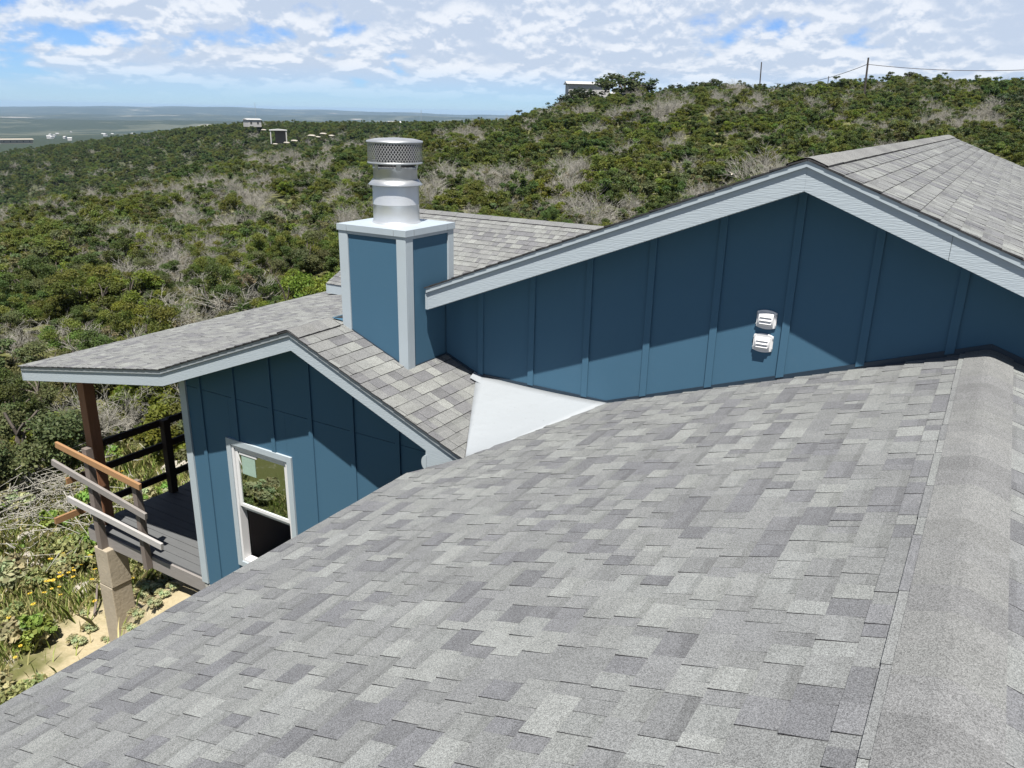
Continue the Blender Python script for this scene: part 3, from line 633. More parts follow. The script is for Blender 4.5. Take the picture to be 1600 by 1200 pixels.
for xx in (CX0+.10, CX1-.12): s = MB(); s.box(xx, xx+.006, y0-.003, y0+.001, zt-.060, zt-.004); s.build('cap_seam', [M['drip']], chim)
for yy in (CY0+.10, CY1-.12): s = MB(); s.box(x1-.001, x1+.003, yy, yy+.006, zt-.060, zt-.004); s.build('cap_seam', [M['drip']], chim)
fx, fy = -5.287, 6.487
b = MB(); b.lathe(fx, fy, [(0.2519, zt+.010), (0.2418, zt+.022), (0.2348, zt+.035), (0.2341, -.90), (0.2360, -.897), (0.2341, -.893), (0.2341, -.70), (0.2294, -.665)], 56); b.build('flue_pipe', [M['metal_white']], chim, smooth=True)
b = MB(); b.lathe(fx, fy, [(0.2728, -.706), (0.2743, -.702), (0.2465, -.672), (0.2309, -.652), (0.2247, -.652)], 56); o = b.build('storm_collar', [M['metal']], chim, smooth=True)
b = MB(); b.lathe(fx, fy, [(0.2201, -.66), (0.2201, -.548), (0.2247, -.545), (0.2247, -.538), (0.2201, -.535), (0.2185, -.53), (0.1550, -.53)], 56); b.build('flue_sleeve', [M['metal']], chim, smooth=True)
b = MB(); b.lathe(fx, fy, [(0.1976, -.54), (0.1976, -.29), (0.0000, -.285)], 40); b.build('inner_flue', [M['screen_dark']], chim, smooth=True)
for k in range(6):
    a = k*math.pi/3+.3; s = MB(); s.bar((fx+.222*math.cos(a), fy+.222*math.sin(a), -.56), (fx+.244*math.cos(a), fy+.244*math.sin(a), -.47), .045, .006, (math.cos(a), math.sin(a), .1)); s.build('cap_bracket', [M['metal']], chim)
b = MB(); b.lathe(fx, fy, [(0.2325, -.500), (0.2728, -.500), (0.2759, -.492), (0.2728, -.484), (0.2674, -.480)], 56); b.build('screen_rim', [M['metal']], chim, smooth=True)
b = MB(); b.lathe(fx, fy, [(0.2674, -.300), (0.2806, -.300), (0.2821, -.290), (0.2774, -.280), (0.1938, -.262), (0.0000, -.250)], 56); b.build('rain_lid', [M['metal']], chim, smooth=True)
b = MB(); nS = 56; rS = .2715
for k in range(nS):
    for sg in (1, -1):
        for i in range(8):
            t0_, t1_ = i/8, (i+1)/8; a0 = 2*math.pi*(k+sg*t0_*4.5)/nS; a1 = 2*math.pi*(k+sg*t1_*4.5)/nS; zA, zB = -.488+.192*t0_, -.488+.192*t1_; wv = .0042; rr = rS+sg*.0015
            da = wv/rS
            P = lambda a, z: (fx+rr*math.cos(a), fy+rr*math.sin(a), z)
            b.face([P(a0-da, zA), P(a0+da, zA), P(a1+da, zB), P(a1-da, zB)])
b.build('spark_screen', [M['screen']], chim)
# blue patch, and a black plate painted in as the shadow between ridge and chimney
c = MB(); c.prism([sz(XS+.02, 6.04, .020), sz(CX0-.02, 6.12, .020), sz(CX0-.02, 6.45, .020), sz(XS+.02, 6.45, .020)], (0, 0, .004)); c.build('step_flashing', [M['blue']], chim)
c = MB(); c.prism([sz(XS+.035, 6.06, .026), sz(XS+.085, 6.16, .026), sz(XS+.085, 6.45, .026), sz(XS+.035, 6.45, .026)], (0, 0, .003)); c.build('flashing_shadow', [M['black']], chim)
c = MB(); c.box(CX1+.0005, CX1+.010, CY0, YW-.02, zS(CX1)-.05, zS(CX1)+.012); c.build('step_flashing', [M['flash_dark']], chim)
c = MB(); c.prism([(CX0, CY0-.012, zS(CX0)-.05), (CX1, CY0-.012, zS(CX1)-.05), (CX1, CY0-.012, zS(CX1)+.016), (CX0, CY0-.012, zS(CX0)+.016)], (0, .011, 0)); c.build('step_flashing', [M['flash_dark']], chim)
# --- porch: deck, post, pier, railing
DZ = -6.03
b = MB(); b.box(-10.86, -8.3, 6.0, YB-.05, DZ-.20, DZ-.034); deck = tag(b.build('porch_deck', [M['greypost']], house), 'grey plank porch deck')
y = 5.935; k = 0
while y < YB-.2:
    c = MB(); c.box(-10.94+random.uniform(-.012, .012), -8.255, y, y+.134, DZ-.033, DZ+random.uniform(-.003, .002)); c.build('deck_board', [M['deck']], deck); y += .142
c = MB(); c.box(-10.93, -8.24, 5.895, 5.93, DZ-.225, DZ-.03); c.build('rim_board', [M['greywood']], deck)
c = MB(); c.box(-10.955, -10.92, 5.931, YB-.05, DZ-.225, DZ-.034); c.build('rim_board', [M['greypost']], deck)
c = MB(); c.box(-10.88, -10.72, 6.05, 6.21, DZ, ZE-.16); c.build('porch_post', [M['cedar']], house, bevel=.004)
c = MB(); c.box(-10.88, -10.72, 9.6, 9.76, DZ, ZE-.16); c.build('porch_post', [M['cedar']], house, bevel=.004)
c = MB(); c.box(-10.98, -10.66, YS+.05, YB-.1, ZE-.16+.001, ZE-.03); c.build('porch_beam', [M['cedar']], house)
# limestone pier of two stacked blocks
pier = empty('porch_pier', (-10.48, 5.94, -8.5)); pier.parent = house; pier.matrix_parent_inverse = Matrix.Translation(-Vector(house.location))
for z0, z1, ins_ in ((-8.7, -6.87, 0.0), (-6.862, -6.235, .002)):
    c = MB(); c.prism([(-10.645+ins_, 5.78+ins_, z0), (-10.335-ins_, 5.78+ins_, z0), (-10.325-ins_, 6.10, z0), (-10.64+ins_, 6.10, z0)], (-.012*(z1-z0), 0, z1-z0)); c.build('stone_block', [M['stone']], pier, bevel=.012)
def board(name, p, q, w_, h_, m, parent): c = MB(); c.bar(p, q, w_, h_, m=0); return c.build(name, [M[m]], parent, bevel=.002)
rail = MB(); rail.box(-10.56, -10.45, 5.79, 5.89, -6.235, -4.63); rail = tag(rail.build('railing', [M['greypost']], house), 'makeshift board railing at the porch end')
c = MB(); c.box(-9.50, -9.41, 5.80, 5.892, -6.24, -4.86); c.build('post', [M['greypost']], rail, bevel=.003)
board('rail_board', (-11.15, 5.765, -4.70), (-9.235, 5.765, -4.87), .040, .090, 'fresh', rail)
board('rail_board', (-11.30, 5.745, -5.01), (-9.20, 5.765, -5.305), .040, .095, 'greywood', rail)
board('rail_board', (-11.05, 5.750, -5.545), (-8.93, 5.765, -5.685), .040, .095, 'palewood', rail)
for z, y0 in ((-4.81, 6.21), (-5.20, 5.70), (-5.735, 5.44)):
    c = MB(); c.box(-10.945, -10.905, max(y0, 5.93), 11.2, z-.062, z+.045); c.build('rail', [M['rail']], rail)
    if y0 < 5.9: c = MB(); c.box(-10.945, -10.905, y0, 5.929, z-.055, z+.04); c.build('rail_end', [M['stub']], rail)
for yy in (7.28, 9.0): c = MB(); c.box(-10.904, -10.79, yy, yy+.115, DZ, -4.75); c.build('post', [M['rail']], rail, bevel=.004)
# ------------------------------------------------------------------ vegetation
def m_leaf():
    m, n = mat('shrub_leaf'); at = n.add('ShaderNodeAttribute', attribute_name='tone'); oi = n.add('ShaderNodeObjectInfo')
    hs = n.add('ShaderNodeHueSaturation', ins={'Hue': n.math('ADD', 0.482, n.math('MULTIPLY', oi.outputs['Random'], 0.036)), 'Saturation': 1.05, 'Value': n.math('ADD', 0.62, n.math('MULTIPLY', oi.outputs['Random'], 0.24)), 'Color': at.outputs['Color']})
    b = n.add('ShaderNodeBsdfPrincipled', ins={'Base Color': hs.outputs[0], 'Roughness': 0.6, 'Specular IOR Level': 0.25})
    t = n.add('ShaderNodeBsdfTranslucent', ins={'Color': hs.outputs[0]})
    mx = n.add('ShaderNodeMixShader', ins={0: 0.42, 1: b.outputs[0], 2: t.outputs[0]})
    n.add('ShaderNodeOutputMaterial', ins={'Surface': mx.outputs[0]}); return m
M['leaf'] = m_leaf()
M['bark'] = m_plain('grey_bark', (0.16, 0.135, 0.11), 0.9, 0.25, 8.0, 0.01, 40)
M['twig'] = m_plain('dead_twig', (0.46, 0.44, 0.38), 0.9, 0.2, 5.0)
def mesh_np(name, v, f, col=None, mats=()):
    me = bpy.data.meshes.new(name); nv, nf, k = len(v), len(f), f.shape[1]
    me.vertices.add(nv); me.vertices.foreach_set('co', v.astype(np.float32).ravel())
    me.loops.add(nf*k); me.loops.foreach_set('vertex_index', f.astype(np.int32).ravel())
    me.polygons.add(nf); me.polygons.foreach_set('loop_start', np.arange(0, nf*k, k, dtype=np.int32))
    if col is not None:
        at = me.color_attributes.new('tone', 'FLOAT_COLOR', 'CORNER'); c = np.ones((nf, k, 4), np.float32); c[:, :, :3] = col[:, None, :]; at.data.foreach_set('color', c.ravel())
    for m in mats: me.materials.append(m)
    me.update(calc_edges=True); me.validate(); return me
def leaf_crown(name, nl, size, base, seed, rx=1.25, h=1.7, clumps=26, low=.12, airy=.5, cr_=.62):
    """small leaf faces gathered in uneven clumps through a dome-shaped volume"""
    q = np.random.default_rng(seed); C = []
    while len(C) < clumps:
        p = q.uniform(-1, 1, 3); 
        if p[0]**2+p[1]**2 > 1 or p[2] < -.9 or (p**2).sum() > 1.15: continue
        rad = q.uniform(.20, .42); k = (1-.28*rad)
        C.append((p[0]*rx*k, p[1]*rx*k*q.uniform(.85, 1), low*h+(p[2]*.5+.5)*h*(1-low)*k, rad*rx*cr_, q.uniform(.78, 1.22), q.uniform(-.10, .10)))
    C = np.array(C); wts = C[:, 3]**2; idx = q.choice(len(C), nl, p=wts/wts.sum())
    d = q.normal(size=(nl, 3)); d /= np.linalg.norm(d, axis=1)[:, None]; d[:, 2] = np.where(q.random(nl) < .7, np.abs(d[:, 2]), d[:, 2])
    rr = q.uniform(0, 1, nl)**airy
    ctr = C[idx, :3]+d*(C[idx, 3]*rr*q.uniform(.85, 1.25, nl))[:, None]*np.array([1, 1, .85]); ctr[:, 2] = np.maximum(ctr[:, 2], .03)
    nrm = d*.45+np.array([0, 0, .5])+q.normal(size=(nl, 3))*.55; nrm /= np.linalg.norm(nrm, axis=1)[:, None]
    t = np.cross(nrm, q.normal(size=(nl, 3))); t /= np.linalg.norm(t, axis=1)[:, None]; b = np.cross(nrm, t)
    s = size*q.uniform(.55, 1.4, nl)[:, None]; a = q.uniform(.45, .8, nl)[:, None]
    v = np.stack([ctr-t*s, ctr-b*s*a, ctr+t*s, ctr+b*s*a], 1).reshape(-1, 3); f = np.arange(nl*4).reshape(-1, 4)
    base = np.array(base); col = base[None]*(C[idx, 4]*q.uniform(.82, 1.18, nl))[:, None]
    col[:, 0] *= 1+C[idx, 5]*1.6+q.uniform(-.08, .10, nl); return mesh_np(name, v, f, np.clip(col, .004, 1), [M['leaf']])
def tubes_np(segs, k=3):
    """segs: rows (p, q, r0, r1) -> open k-sided tubes"""
    P = np.array([s[0] for s in segs]); Q = np.array([s[1] for s in segs]); r0_ = np.array([s[2] for s in segs]); r1_ = np.array([s[3] for s in segs])
    d = Q-P; d /= np.maximum(np.linalg.norm(d, axis=1), 1e-6)[:, None]; a = np.cross(d, np.array([.31, .2, .93])); a /= np.maximum(np.linalg.norm(a, axis=1), 1e-6)[:, None]; b = np.cross(d, a)
    rings = []
    for c, rr in ((P, r0_), (Q, r1_)):
        for i in range(k):
            t = 2*math.pi*i/k; rings.append(c+rr[:, None]*(a*math.cos(t)+b*math.sin(t)))
    v = np.stack(rings, 1); n = len(segs); f = []
    for i in range(k):
        j = (i+1) % k; f.append(np.stack([np.arange(n)*2*k+i, np.arange(n)*2*k+j, np.arange(n)*2*k+k+j, np.arange(n)*2*k+k+i], 1))
    return v.reshape(-1, 3), np.concatenate(f)
def branches(seed, n_stem, height_, spread, levels, kids, r0_, shrink=.62, up_=.35):
    q = random.Random(seed); segs = []
    def grow(p, d, L, rad, lv):
        n = 3; p = np.array(p)
        for i in range(n):
            d = d+np.array([q.gauss(0, .16), q.gauss(0, .16), q.gauss(0, .10)+.02]); d /= np.linalg.norm(d); e = p+d*L/n
            segs.append((p, e, rad*(1-.25*i/n), rad*(1-.25*(i+1)/n))); p = e
            if lv > 0 and i > 0:
                for _ in range(kids if i == n-1 else max(1, kids-1)):
                    nd = d+np.array([q.gauss(0, .62), q.gauss(0, .62), q.gauss(0, .45)+up_*.3]); nd /= np.linalg.norm(nd); grow(p, nd, L*shrink*q.uniform(.75, 1.2), rad*.58, lv-1)
    for s in range(n_stem):
        a = q.uniform(0, 6.283); sp = spread*q.uniform(.3, 1); d = np.array([math.cos(a)*sp, math.sin(a)*sp, 1.0]); d /= np.linalg.norm(d)
        grow((q.uniform(-.12, .12), q.uniform(-.12, .12), -.1), d, height_*q.uniform(.5, .68), r0_*q.uniform(.7, 1.1), levels)
    return segs
def branch_mesh(name, m, k=3, **kw): v, f = tubes_np(branches(**kw), k); return mesh_np(name, v, f, None, [m])
GREENS = [((.124, .158, .036), 'olive green'), ((.090, .126, .036), 'dark green'), ((.152, .192, .034), 'yellow-green'), ((.138, .156, .066), 'dusty grey-green')]
near_crown = [leaf_crown('crown', 16000, .028, c, 100+i, rx=(1.25, 1.15, 1.1, 1.35)[i], h=(1.75, 2.1, 1.45, 1.6)[i]) for i, (c, _) in enumerate(GREENS)]
mid_crown = [leaf_crown('crown', 6000, .046, c, 200+i, rx=(1.25, 1.15, 1.1, 1.35)[i], h=(1.75, 2.1, 1.45, 1.6)[i], clumps=20) for i, (c, _) in enumerate(GREENS)]
stem_mesh = [branch_mesh('trunk', M['bark'], 4, seed=50+i, n_stem=4, height_=1.5, spread=.8, levels=1, kids=2, r0_=.045) for i in range(3)]
grey_twigs = [branch_mesh('twigs', M['twig'], 3, seed=70+i, n_stem=8, height_=(1.5, 1.2, 1.8)[i], spread=1.1, levels=3, kids=3, r0_=.026, shrink=.66) for i in range(3)]
grey_leaf = [leaf_crown('dead_leaves', 1500, .036, (.20, .20, .115), 300+i, rx=1.1, h=1.5, clumps=14, airy=.9) for i in range(3)]
def link(name, me, parent=None):
    o = bpy.data.objects.new(name, me); COL.objects.link(o)
    if parent is not None: o.parent = parent
    return o
# outline of the house in the photograph, only used to tell which shrubs can be seen
HP = [(-50, 1110), (35, 577), (512, 455), (535, 345), (570, 215), (655, 215), (660, 330), (932, 356), (1262, 250), (1487, 212), (1700, 300), (1700, 1300), (-50, 1300)]
def in_house(x, y):
    c = False
    for i in range(len(HP)):
        (x1, y1), (x2, y2) = HP[i], HP[i-1]
        if (y1 > y) != (y2 > y) and x < (x2-x1)*(y-y1)/(y2-y1)+x1: c = not c
    return c
def blocked(x, y):
    if -13.4 < x < 6 and -6 < y < 24: return True                       # house and its yard
    if x > -18.2 and y < 10.5 and x < 0 and y > -1: return True           # weedy clearing by the porch
    return False
plants = []
q = np.random.default_rng(5)
for a0, a1, d0, d1, step in ((-78, 12, 14, 60, 1.55), (-78, 12, 60, 215, 2.0)):
    d = d0
    while d < d1:
        nA = max(1, int(d*math.radians(a1-a0)/step))
        for k in range(nA):
            a = math.radians(a0+(a1-a0)*(k+q.uniform(-.1, 1.1))/nA); dd = d+q.uniform(-.8, .8)*step; x, y = dd*math.sin(a), dd*math.cos(a)
            if blocked(x, y) or q.random() < .07: continue
            gap = vnoise(np.array([x/9.]), np.array([y/9.]), 21)[0]
            if gap < .12: continue
            gn = vnoise(np.array([x/6.]), np.array([y/6.]), 31)[0]*.5+q.random()*.5
            plants.append((x, y, dd, 'grey' if gn > (.672 if x < -40 else .70) else 'green'))
        d += step*.87
# a few around the front corner, seen in the window glass
for k in range(34):
    x, y = q.uniform(-26, -13.5), q.uniform(-14, -1.5); plants.append((x, y, math.hypot(x, y), 'green' if q.random() < .75 else 'grey'))
def size_word(s): return 'low' if s < .80 else ('middling' if s < 1.08 else 'tall')
def zone(x, y, z):
    px, py = proj(np.array([x, y, z+1.0]))[:2]
    if math.hypot(x, y) < 30 and px < 300: return 'just past the porch clearing'
    if px < 520: return 'on the slope beyond the porch roof'
    if px < 950: return 'on the hillside behind the chimney and rear roof'
    return 'on the hillside above the big gable roof'
vis = []
for i, (x, y, d, kd) in enumerate(plants):
    z = hz(x, y); pr = proj(np.array([x, y, z+1.3])); pr2 = proj(np.array([x, y, z+1.9]))
    ok = pr[2] > 0 and -20 < pr[0] < 1620 and -20 < pr[1] < 1150 and not in_house(pr2[0], pr2[1])
    vis.append((x, y, z, d, kd, ok))
vis.sort(key=lambda t: t[3]); count = {'green': 0, 'grey': 0}; mass = []
for (x, y, z, d, kd, ok) in vis:
    s = q.uniform(.62, 1.12)*(1.0 if d < 60 else 1.12)*(1.35 if q.random() < .12 else 1.0); rz = q.uniform(0, 6.283); var = int(q.choice(4, p=[.36, .22, .18, .24])); lim = 300 if kd == 'green' else 130
    if ok and count[kd] < lim:
        count[kd] += 1; sc = (s, s*q.uniform(.9, 1.1), s*q.uniform(.82, 1.15))
        if kd == 'green':
            root = empty('shrub', (x, y, z-.05)); crown = link('crown', (near_crown if d < 46 else mid_crown)[var], root); link('trunk', stem_mesh[var % 3], root)
            tag(root, f'{size_word(s)} {GREENS[var][1]} leafy shrub {zone(x, y, z)}', 'shrub', f'{size_word(s)} {GREENS[var][1]} shrubs {zone(x, y, z)}')
        else:
            root = empty('bare_shrub', (x, y, z-.05)); link('twigs', grey_twigs[var % 3], root); link('dead_leaves', grey_leaf[var % 3], root)
            tag(root, f'{size_word(s)} grey bare twiggy shrub {zone(x, y, z)}', 'bare shrub', f'{size_word(s)} grey bare shrubs {zone(x, y, z)}')
        root.scale = sc; root.rotation_euler = (0, 0, rz)
    else: mass.append((x, y, z-.05, s, rz, var if kd == 'green' else 4+var % 3))
# farther slopes across the valley
for a0, a1, d0, d1, step in ((-70, -24, 215, 700, 5.2),):
    d = d0
    while d < d1:
        nA = max(1, int(d*math.radians(a1-a0)/step))
        aa = np.radians(a0+(a1-a0)*(np.arange(nA)+q.uniform(-.3, 1.3, nA))/nA); dd = d+q.uniform(-.8, .8, nA)*step
        for x, y in zip(dd*np.sin(aa), dd*np.cos(aa)): mass.append((x, y, None, q.uniform(1.7, 2.9), q.uniform(0, 6.28), int(q.choice([0, 1, 1, 3, 4], p=[.3, .3, .2, .15, .05]))))
        d += step*.9
mz = height(np.array([m_[0] for m_ in mass]), np.array([m_[1] for m_ in mass]))
def scatter(name, pts, scale, rz, idx, sources, kind_label):
    """one object: every source shrub instanced on its points"""
    me = bpy.data.meshes.new(name); me.from_pydata(pts.tolist(), [], [])
    for nm, dat, ty in (('sc', scale, 'FLOAT'), ('rz', rz, 'FLOAT'), ('ix', idx, 'INT')): at = me.attributes.new(nm, ty, 'POINT'); at.data.foreach_set('value', dat)
    o = bpy.data.objects.new(name, me); COL.objects.link(o)
    ng = bpy.data.node_groups.new(name, 'GeometryNodeTree'); ng.interface.new_socket('Geometry', in_out='INPUT', socket_type='NodeSocketGeometry'); ng.interface.new_socket('Geometry', in_out='OUTPUT', socket_type='NodeSocketGeometry')
    N, L = ng.nodes, ng.links; gi, go = N.new('NodeGroupInput'), N.new('NodeGroupOutput'); jn = N.new('GeometryNodeJoinGeometry')
    for s in reversed(sources):
        oi = N.new('GeometryNodeObjectInfo'); oi.inputs['Object'].default_value = s; oi.inputs['As Instance'].default_value = True; L.new(oi.outputs['Geometry'], jn.inputs[0])
    ip = N.new('GeometryNodeInstanceOnPoints'); ip.inputs['Pick Instance'].default_value = True
    def attr(nm, ty): a = N.new('GeometryNodeInputNamedAttribute'); a.data_type = ty; a.inputs['Name'].default_value = nm; return a.outputs['Attribute']
    cx = N.new('ShaderNodeCombineXYZ'); L.new(attr('rz', 'FLOAT'), cx.inputs[2])
    L.new(gi.outputs[0], ip.inputs['Points']); L.new(jn.outputs[0], ip.inputs['Instance']); L.new(attr('ix', 'INT'), ip.inputs['Instance Index']); L.new(cx.outputs[0], ip.inputs['Rotation'])
    cs_ = N.new('ShaderNodeCombineXYZ'); sc_ = attr('sc', 'FLOAT')
    for i in range(3): L.new(sc_, cs_.inputs[i])
    L.new(cs_.outputs[0], ip.inputs['Scale']); L.new(ip.outputs[0], go.inputs[0])
    md = o.modifiers.new('scatter', 'NODES'); md.node_group = ng; tag(o, kind_label[0], kind_label[1], kind='stuff'); return o
def first(me): return next(o for o in COL.objects if o.type == 'MESH' and o.data == me)
srcs = []
for me in mid_crown: srcs.append(first(me))
for me in grey_twigs: srcs.append(first(me))
scatter('hillside_scrub', np.array([(m_[0], m_[1], (m_[2] if m_[2] is not None else mz[i]-.4)) for i, m_ in enumerate(mass)]), [m_[3] for m_ in mass], [m_[4] for m_ in mass], [m_[5] for m_ in mass], srcs, ('dense mixed green and grey scrub covering the far slopes', 'scrub'))
# --- skyline oaks
def at_px(px, py, dist):
    d = ray(px, py); return d/np.hypot(d[0], d[1])*dist
oak_crown = [leaf_crown('crown', 2600, .16, c, 400+i, rx=3.0, h=3.6, clumps=30, low=.25) for i, c in enumerate([(.070, .088, .034), (.045, .062, .026)])]
oak_trunk = branch_mesh('trunk', M['bark'], 5, seed=91, n_stem=3, height_=3.2, spread=.6, levels=1, kids=3, r0_=.16)
for px, dist, s, var, lab in ((982, 176, 2.1, 0, 'broad spreading oak on the hilltop beside the long pale roof'), (906, 173, 1.5, 1, 'dark rounded oak in front of the white hilltop building'), (880, 171, 1.0, 1, 'small dark oak at the left foot of the white hilltop building'),
        (1060, 178, .95, 1, 'dark low oak on the crest next to the spreading oak'), (1115, 178, 1.0, 0, 'oak on the crest between the spreading oak and the thin utility pole'), (1160, 178, .8, 1, 'small oak just beside the thin utility pole'), (1243, 180, .85, 1, 'oak under the drooping power line'),
        (1420, 182, 1.0, 0, 'oak under the taut power line past the tall utility pole'), (1590, 120, 1.1, 1, 'dark oak above the far end of the big roof')):
    p = at_px(px, 150, dist); z = hz(p[0], p[1]); root = empty('oak_tree', (p[0], p[1], z)); link('crown', oak_crown[var], root); link('trunk', oak_trunk, root); root.scale = (s*1.2, s*1.2, s*.78); root.rotation_euler = (0, 0, px*.37); tag(root, lab, 'tree')
# --- weeds, grass, flowers, rocks by the porch
def blades(name, n, region, hgt, wid, cols, seed, dens=None):
    q = np.random.default_rng(seed); x = q.uniform(region[0], region[1], n); y = q.uniform(region[2], region[3], n)
    e = np.hypot((x+10.3)/2.2, (y-6.9)/2.5)+(vnoise(x*.9, y*.9, 41)-.5)*1.1; keep = (e > .95) | (q.random(n) < .035)
    keep &= ~((x > -11.2) & (y > 5.7)) ; keep &= vnoise(x*.8+3, y*.8, 44) > .25
    x, y = x[keep], y[keep]; n = len(x); z = height(x, y); h = hgt*q.uniform(.35, 1.25, n)*(0.5+vnoise(x*.6, y*.6, 45)); a = q.uniform(0, 6.283, n); ln = q.uniform(.1, .75, n)*h
    dx, dy = np.cos(a), np.sin(a); w = wid*q.uniform(.6, 1.4, n); b = np.stack([x, y, z-.01], 1); s = np.stack([-dy*w, dx*w, 0*w], 1); m_ = b+np.stack([dx*ln*.35, dy*ln*.35, h*.6], 1); t = b+np.stack([dx*ln, dy*ln, h], 1)
    v = np.stack([b-s, b+s, m_+s*.7, t, m_-s*.7], 1).reshape(-1, 3); f = np.arange(n*5).reshape(-1, 5); c = np.array(cols)[q.integers(0, len(cols), n)]*q.uniform(.7, 1.3, n)[:, None]
    return mesh_np(name, v, f, c, [M['leaf']])
GC = [(.36, .41, .12), (.28, .37, .10), (.58, .54, .26), (.66, .58, .32), (.40, .44, .17)]
tag(link('grass', blades('grass', 70000, (-21, -9.5, 0.5, 13), .30, .010, GC, 61)), 'thin green and straw-coloured grass by the porch', 'grass', kind='stuff')
def weed_mesh(seed, n, rx, h, size, col): return leaf_crown('foliage', n, size, col, seed, rx=rx*.8, h=h, clumps=16, low=.03, airy=.8, cr_=1.15)
weeds = [weed_mesh(501, 650, .32, .34, .036, (.36, .39, .17)), weed_mesh(502, 650, .34, .26, .040, (.42, .44, .25)), weed_mesh(503, 700, .28, .42, .038, (.27, .37, .09))]
wl = ['dusty low weed clump beside the porch', 'pale grey-green weed mat beside the porch', 'bright green upright weed beside the porch']
for k in range(170):
    x, y = q.uniform(-17.5, -9.6), q.uniform(.5, 10.5); e = math.hypot((x+10.3)/2.2, (y-6.9)/2.5)
    if (x > -11.3 and y > 5.6) or (e < .9 and q.random() < .72): continue
    v_ = int(q.integers(0, 3)); o = link('weed', weeds[v_]); o.location = (x, y, hz(x, y)-.03); s = q.uniform(.6, 1.5); o.scale = (s, s, s*q.uniform(.7, 1.2)); o.rotation_euler = (0, 0, q.uniform(0, 6.28)); tag(o, wl[v_], 'weed', ('dusty low weeds', 'pale weed mats', 'bright green weeds')[v_])
for px, py, s in ((232, 925, .9), (245, 915, .6), (222, 935, .6), (262, 905, .5), (280, 900, .45), (238, 945, .5), (215, 965, .5), (226, 905, .6), (254, 930, .4), (295, 905, .4), (270, 920, .35), (205, 985, .45), (140, 985, .5), (120, 1005, .6), (165, 1000, .3), (130, 960, .4)):
    x, y = on_ground(px, py); o = link('weed', weeds[1]); o.location = (x, y, hz(x, y)-.02); o.scale = (s, s, s*.8); tag(o, 'small weed sprouting from bare sand around the porch pier', 'weed', 'weeds in the bare sand')
def flower():
    b = MB(); b.tube([(0, 0, 0), (.02, .01, .2), (.03, .0, .40)], [.004, .004, .003], 4)
    for k in range(9):
        a = k*2*math.pi/9; c_, s_ = math.cos(a), math.sin(a); p = np.array([.03, 0, .40])
        b.face([p, p+np.array([c_*.03-s_*.012, s_*.03+c_*.012, .006]), p+np.array([c_*.062, s_*.062, .0]), p+np.array([c_*.03+s_*.012, s_*.03-c_*.012, .006])], m=1)
    b.lathe(.03, 0, [(.017, .400), (.014, .408), (.0, .411)], 8, m=2)
    for sx_ in (.05, -.05): b.face([(.02, .01, .15), (.02+sx_*.5, .03, .19), (.02+sx_, .02, .18), (.02+sx_*.5, -.01, .165)])
    return b
M['stem'] = m_plain('flower_stem', (.07, .11, .025), .7); M['petal'] = m_plain('yellow_petal', (.80, .56, .03), .6, .08, 20); M['disc'] = m_plain('brown_flower_disc', (.16, .07, .02), .8)
fl = flower().build('wildflower', [M['stem'], M['petal'], M['disc']]); fme = fl.data; bpy.data.objects.remove(fl)
FP = [(25, 895), (97, 865), (120, 875), (75, 900), (80, 912), (47, 930), (100, 903), (110, 888), (130, 862), (112, 872), (65, 925), (28, 972), (45, 972), (40, 990), (25, 1022), (60, 985), (90, 915), (85, 905), (142, 905), (130, 880), (118, 902), (150, 890), (105, 850), (150, 940), (15, 960), (60, 942), (92, 890), (70, 910), (128, 868), (20, 945), (35, 1000), (10, 985), (95, 925), (138, 870), (205, 900), (50, 960), (75, 880), (88, 898), (108, 882), (104, 889), (238, 660), (245, 690), (232, 700), (190, 735), (180, 745)]
for px, py in FP:
    x, y = on_ground(px+q.uniform(-3, 3), py+q.uniform(-3, 3), .3); o = link('wildflower', fme); z = hz(x, y); o.location = (x, y, z-.02); o.rotation_euler = (q.uniform(-.2, .2), q.uniform(-.2, .2), q.uniform(0, 6.28)); s = q.uniform(.55, .85); o.scale = (s, s, s); tag(o, 'yellow daisy-like wildflower in the weedy grass by the porch', 'flower', 'yellow wildflowers by the porch')
def rock_mesh(seed):
    q = np.random.default_rng(seed); b = MB(); nu, nv_ = 14, 8; P = []
    for j in range(nv_+1):
        th = math.pi*j/nv_
        for i in range(nu):
            ph = 2*math.pi*i/nu; d = np.array([math.sin(th)*math.cos(ph), math.sin(th)*math.sin(ph), math.cos(th)]); k = .75+.5*vnoise(np.array([d[0]*2+seed*3.1+d[2]]), np.array([d[1]*2+d[2]*2]), seed)[0]
            P.append(tuple(d*k*np.array([1, .75, .5])))
    b.v = P
    for j in range(nv_):
        for i in range(nu): b.f.append((j*nu+i, (j+1)*nu+i, (j+1)*nu+(i+1) % nu, j*nu+(i+1) % nu)); b.c.append(None); b.m.append(0)
    return b
M['lime'] = m_plain('weathered_limestone', (.52, .48, .41), .95, .2, 6.0, .03, 14)
rocks = []
for sd_ in (1, 2, 3): o = rock_mesh(sd_).build('rock', [M['lime']]); rocks.append(o.data); bpy.data.objects.remove(o)
for px, py, s in ((60, 848, .42), (40, 840, .3), (85, 838, .3), (55, 880, .38), (20, 905, .35), (35, 890, .25), (30, 858, .3), (235, 655, .5), (215, 668, .45), (250, 645, .5), (270, 700, .45), (280, 735, .4), (245, 705, .3), (48, 885, .25), (205, 660, .5), (130, 925, .22)):
    x, y = on_ground(px, py); o = link('rock', rocks[px % 3]); o.location = (x, y, hz(x, y)+.05*s); o.scale = (s, s, s); o.rotation_euler = (q.uniform(-.3, .3), q.uniform(-.3, .3), q.uniform(0, 6.28)); tag(o, 'pale limestone rock lying in the weeds beyond the porch', 'rock', 'limestone rocks near the porch')
